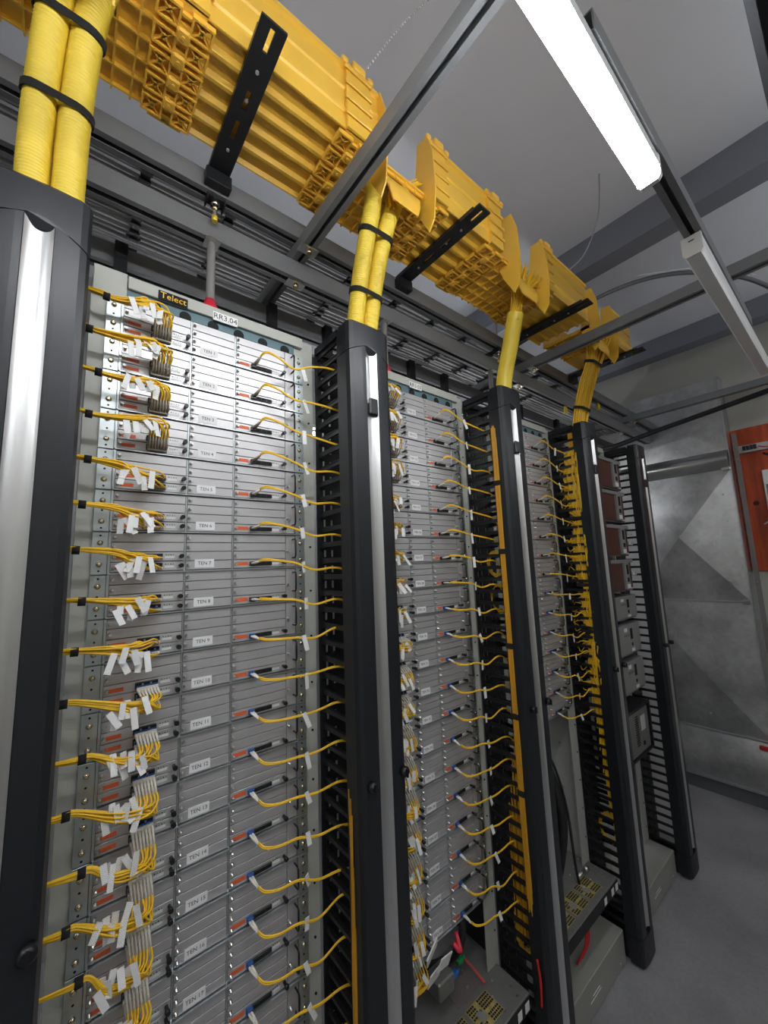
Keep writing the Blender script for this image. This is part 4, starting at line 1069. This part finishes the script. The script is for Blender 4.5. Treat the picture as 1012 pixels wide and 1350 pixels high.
for j in range(3):
    tag(MB().tube(bez([(2*D + 0.27 + 0.02*j, -0.06, 0.14), (2*D + 0.32 + 0.015*j, -0.075, 0.19), (2*D + 0.35 + 0.012*j, -0.06, 0.25), (2*D + 0.36, -0.03, 0.289)], 5), 0.004, 6).build('red_wire', 'red_wire'), 'red wire under the third rack power shelf', 'wire', 'red wires')
tag(MB().tube(bez([(2*D - 0.122, -0.145, 0.44), (2*D - 0.123, -0.152, 0.38), (2*D - 0.122, -0.148, 0.31)], 5), 0.004, 6).build('red_lead', 'red_wire'), 'short red lead at the foot of the third cable manager', 'wire')

# ------------------------------------------------------------------ metal duct at the end of the aisle
XD = 3.80
t = thing('air_duct', 'large galvanised sheet metal air duct closing the end of the aisle', 'duct', (XD, 0, 0))
def xbreak(y0, y1, z0, z1, dp, name, parent):
    """sheet with a raised cross break: four sloping facets, like real duct panels"""
    vs = [(0, y0, z0), (0, y1, z0), (0, y1, z1), (0, y0, z1), (-dp, (y0+y1)/2, (z0+z1)/2)]
    m = MB().add(vs, [(1, 0, 4), (2, 1, 4), (3, 2, 4), (0, 3, 4)])
    return m.build(name, 'galv', parent)
YA, YB = -0.425, 0.30
xbreak(YA, YB, 0.43, 1.365, 0.045, 'sheet_panel', t)
xbreak(YA, YB, 1.365, 2.335, 0.045, 'sheet_panel', t)
xbreak(YA, YB, 2.48, 3.05, 0.015, 'sheet_panel', t)
fv = []; ff = []
for i in range(15):
    a = PI * i / 14
    fv += [(-0.062 * math.sin(a), YA, 2.335 + 0.145 * i / 14), (-0.062 * math.sin(a), YB, 2.335 + 0.145 * i / 14)]
for i in range(14): ff.append((2*i, 2*i+1, 2*i+3, 2*i+2))
MB().add(fv, ff, True).build('flange_roll', 'steel', t)
# rounded bottom roll
rv = []; rf = []
for i in range(13):
    a = i / 12 * PI * 0.62
    x = -0.0 - 0.07 * math.sin(a); z = 0.43 - 0.31 * i / 12
    rv += [(x, YA - 0.35, z), (x, YB, z)]
for i in range(12): rf.append((2*i+1, 2*i, 2*i+2, 2*i+3))
MB().add(rv, rf, True).build('bottom_roll', 'galv', t)
MB().box(-0.075, -0.05, YA - 0.35, YB, 0.108, 0.124).build('bottom_angle', 'zinc', t)
MB().box(-0.03, 0.0, YA - 0.35, YB, 0.0, 0.108).build('toe_kick', 'strut_d', t)
MB().box(-0.012, 0.0, YA, YB, 1.360, 1.372).box(-0.012, 0.0, YA, YB, 0.426, 0.436).build('seam', 'card_edge', t)
MB().box(-0.010, 0.145, YA - 0.006, YA, 0.43, 3.05).build('side_sheet', 'card_edge', t)
MB().box(-0.001, 0.148, YB, YB + 0.004, 0.1, 3.05).build('far_side_sheet', 'galv', t)
MB().cbox(-0.03, -0.006, YA + 0.005, YA + 0.05, 1.355, 1.375, 0.002).cbox(-0.03, -0.006, YA + 0.0, YA + 0.05, 2.325, 2.345, 0.002).build('corner_clip', 'steel', t)
for (y, z) in ((-0.30, 1.62), (-0.36, 1.95), (-0.33, 1.50), (-0.25, 2.42), (-0.20, 0.7), (-0.10, 0.55), (-0.36, 2.15)):
    MB().tube([(-0.012, y, z), (-0.026, y, z)], 0.006, 8).build('rivet', 'steel', t)
tag(MB().cbox(XD - 0.085, XD - 0.06, -0.40, -0.355, 0.40, 0.425, 0.003).build('red_tag', 'red_wire'), 'small red tag on the lower duct edge at the right', 'tag')

# ------------------------------------------------------------------ orange board on the end wall
t = thing('backboard', 'orange painted plywood board mounted on the end wall', 'board', (X_END, -0.75, 2.05))
MB().cbox(-0.022, -0.002, -0.42, 0.316, -0.47, 0.59, 0.002).build('plywood', 'board', t)
for (y, z, r) in ((0.235, 0.02, 0.018), (0.195, -0.28, 0.016), (0.05, 0.3, 0.014), (0.30, 0.21, 0.01)):
    MB().tube([(-0.0224, y, z), (-0.0219, y, z)], r, 12).build('knot', 'knot', t)
t = thing('wall_box', 'white wall mounted box with grey centre on the orange board', 'box', (X_END - 0.023, -0.625, 2.14), None)
MB().cbox(-0.04, 0.0, -0.025, 0.05, -0.16, 0.16, 0.004).build('housing', 'white', t)
MB().cbox(-0.046, -0.04, -0.012, 0.038, -0.13, 0.055, 0.002).build('window', 'boxgrey', t)
t = thing('wiring_block', 'small grey wiring block with black plugs near the top of the orange board', 'block', (X_END - 0.023, -0.60, 2.48))
MB().cbox(-0.03, 0.0, -0.16, 0.14, -0.03, 0.025, 0.004).build('base', 'cable_l', t)
for i in range(4): MB().cbox(-0.042, -0.03, 0.03 + 0.02 * i, 0.046 + 0.02 * i, -0.015, 0.018, 0.002).build('plug', 'black_soft', t)
MB().tube(bez([(-0.035, 0.02, 0.0), (-0.06, -0.06, -0.03), (-0.04, -0.14, -0.01)], 5), 0.004, 6).build('lead', 'red_wire', t)
t = thing('wall_conduit', 'smoky grey vertical strip in front of the orange board', 'conduit', (3.86, -0.462, 0.5))
MB().cbox(-0.004, 0.004, -0.014, 0.014, 0.0, 2.10, 0.001).build('strip', 'acrylic', t)
MB().cbox(-0.004, 0.09, -0.006, 0.006, 1.0, 1.01, 0.001).cbox(-0.004, 0.09, -0.006, 0.006, 1.90, 1.91, 0.001).build('wall_clip', 'steel', t)
tag(MB().tube(bez([(3.88, -0.60, 2.42), (3.86, -0.68, 2.38), (3.87, -0.80, 2.44)], 5), 0.008, 8).build('black_lead', 'black_soft'), 'black lead curling from the wiring block on the board', 'wire')
tag(MB().tube(bez([(3.88, -0.585, 1.97), (3.87, -0.57, 1.93), (3.88, -0.545, 1.91)], 4), 0.005, 6).build('white_lead', 'cable_l'), 'short grey lead below the white wall box', 'wire')
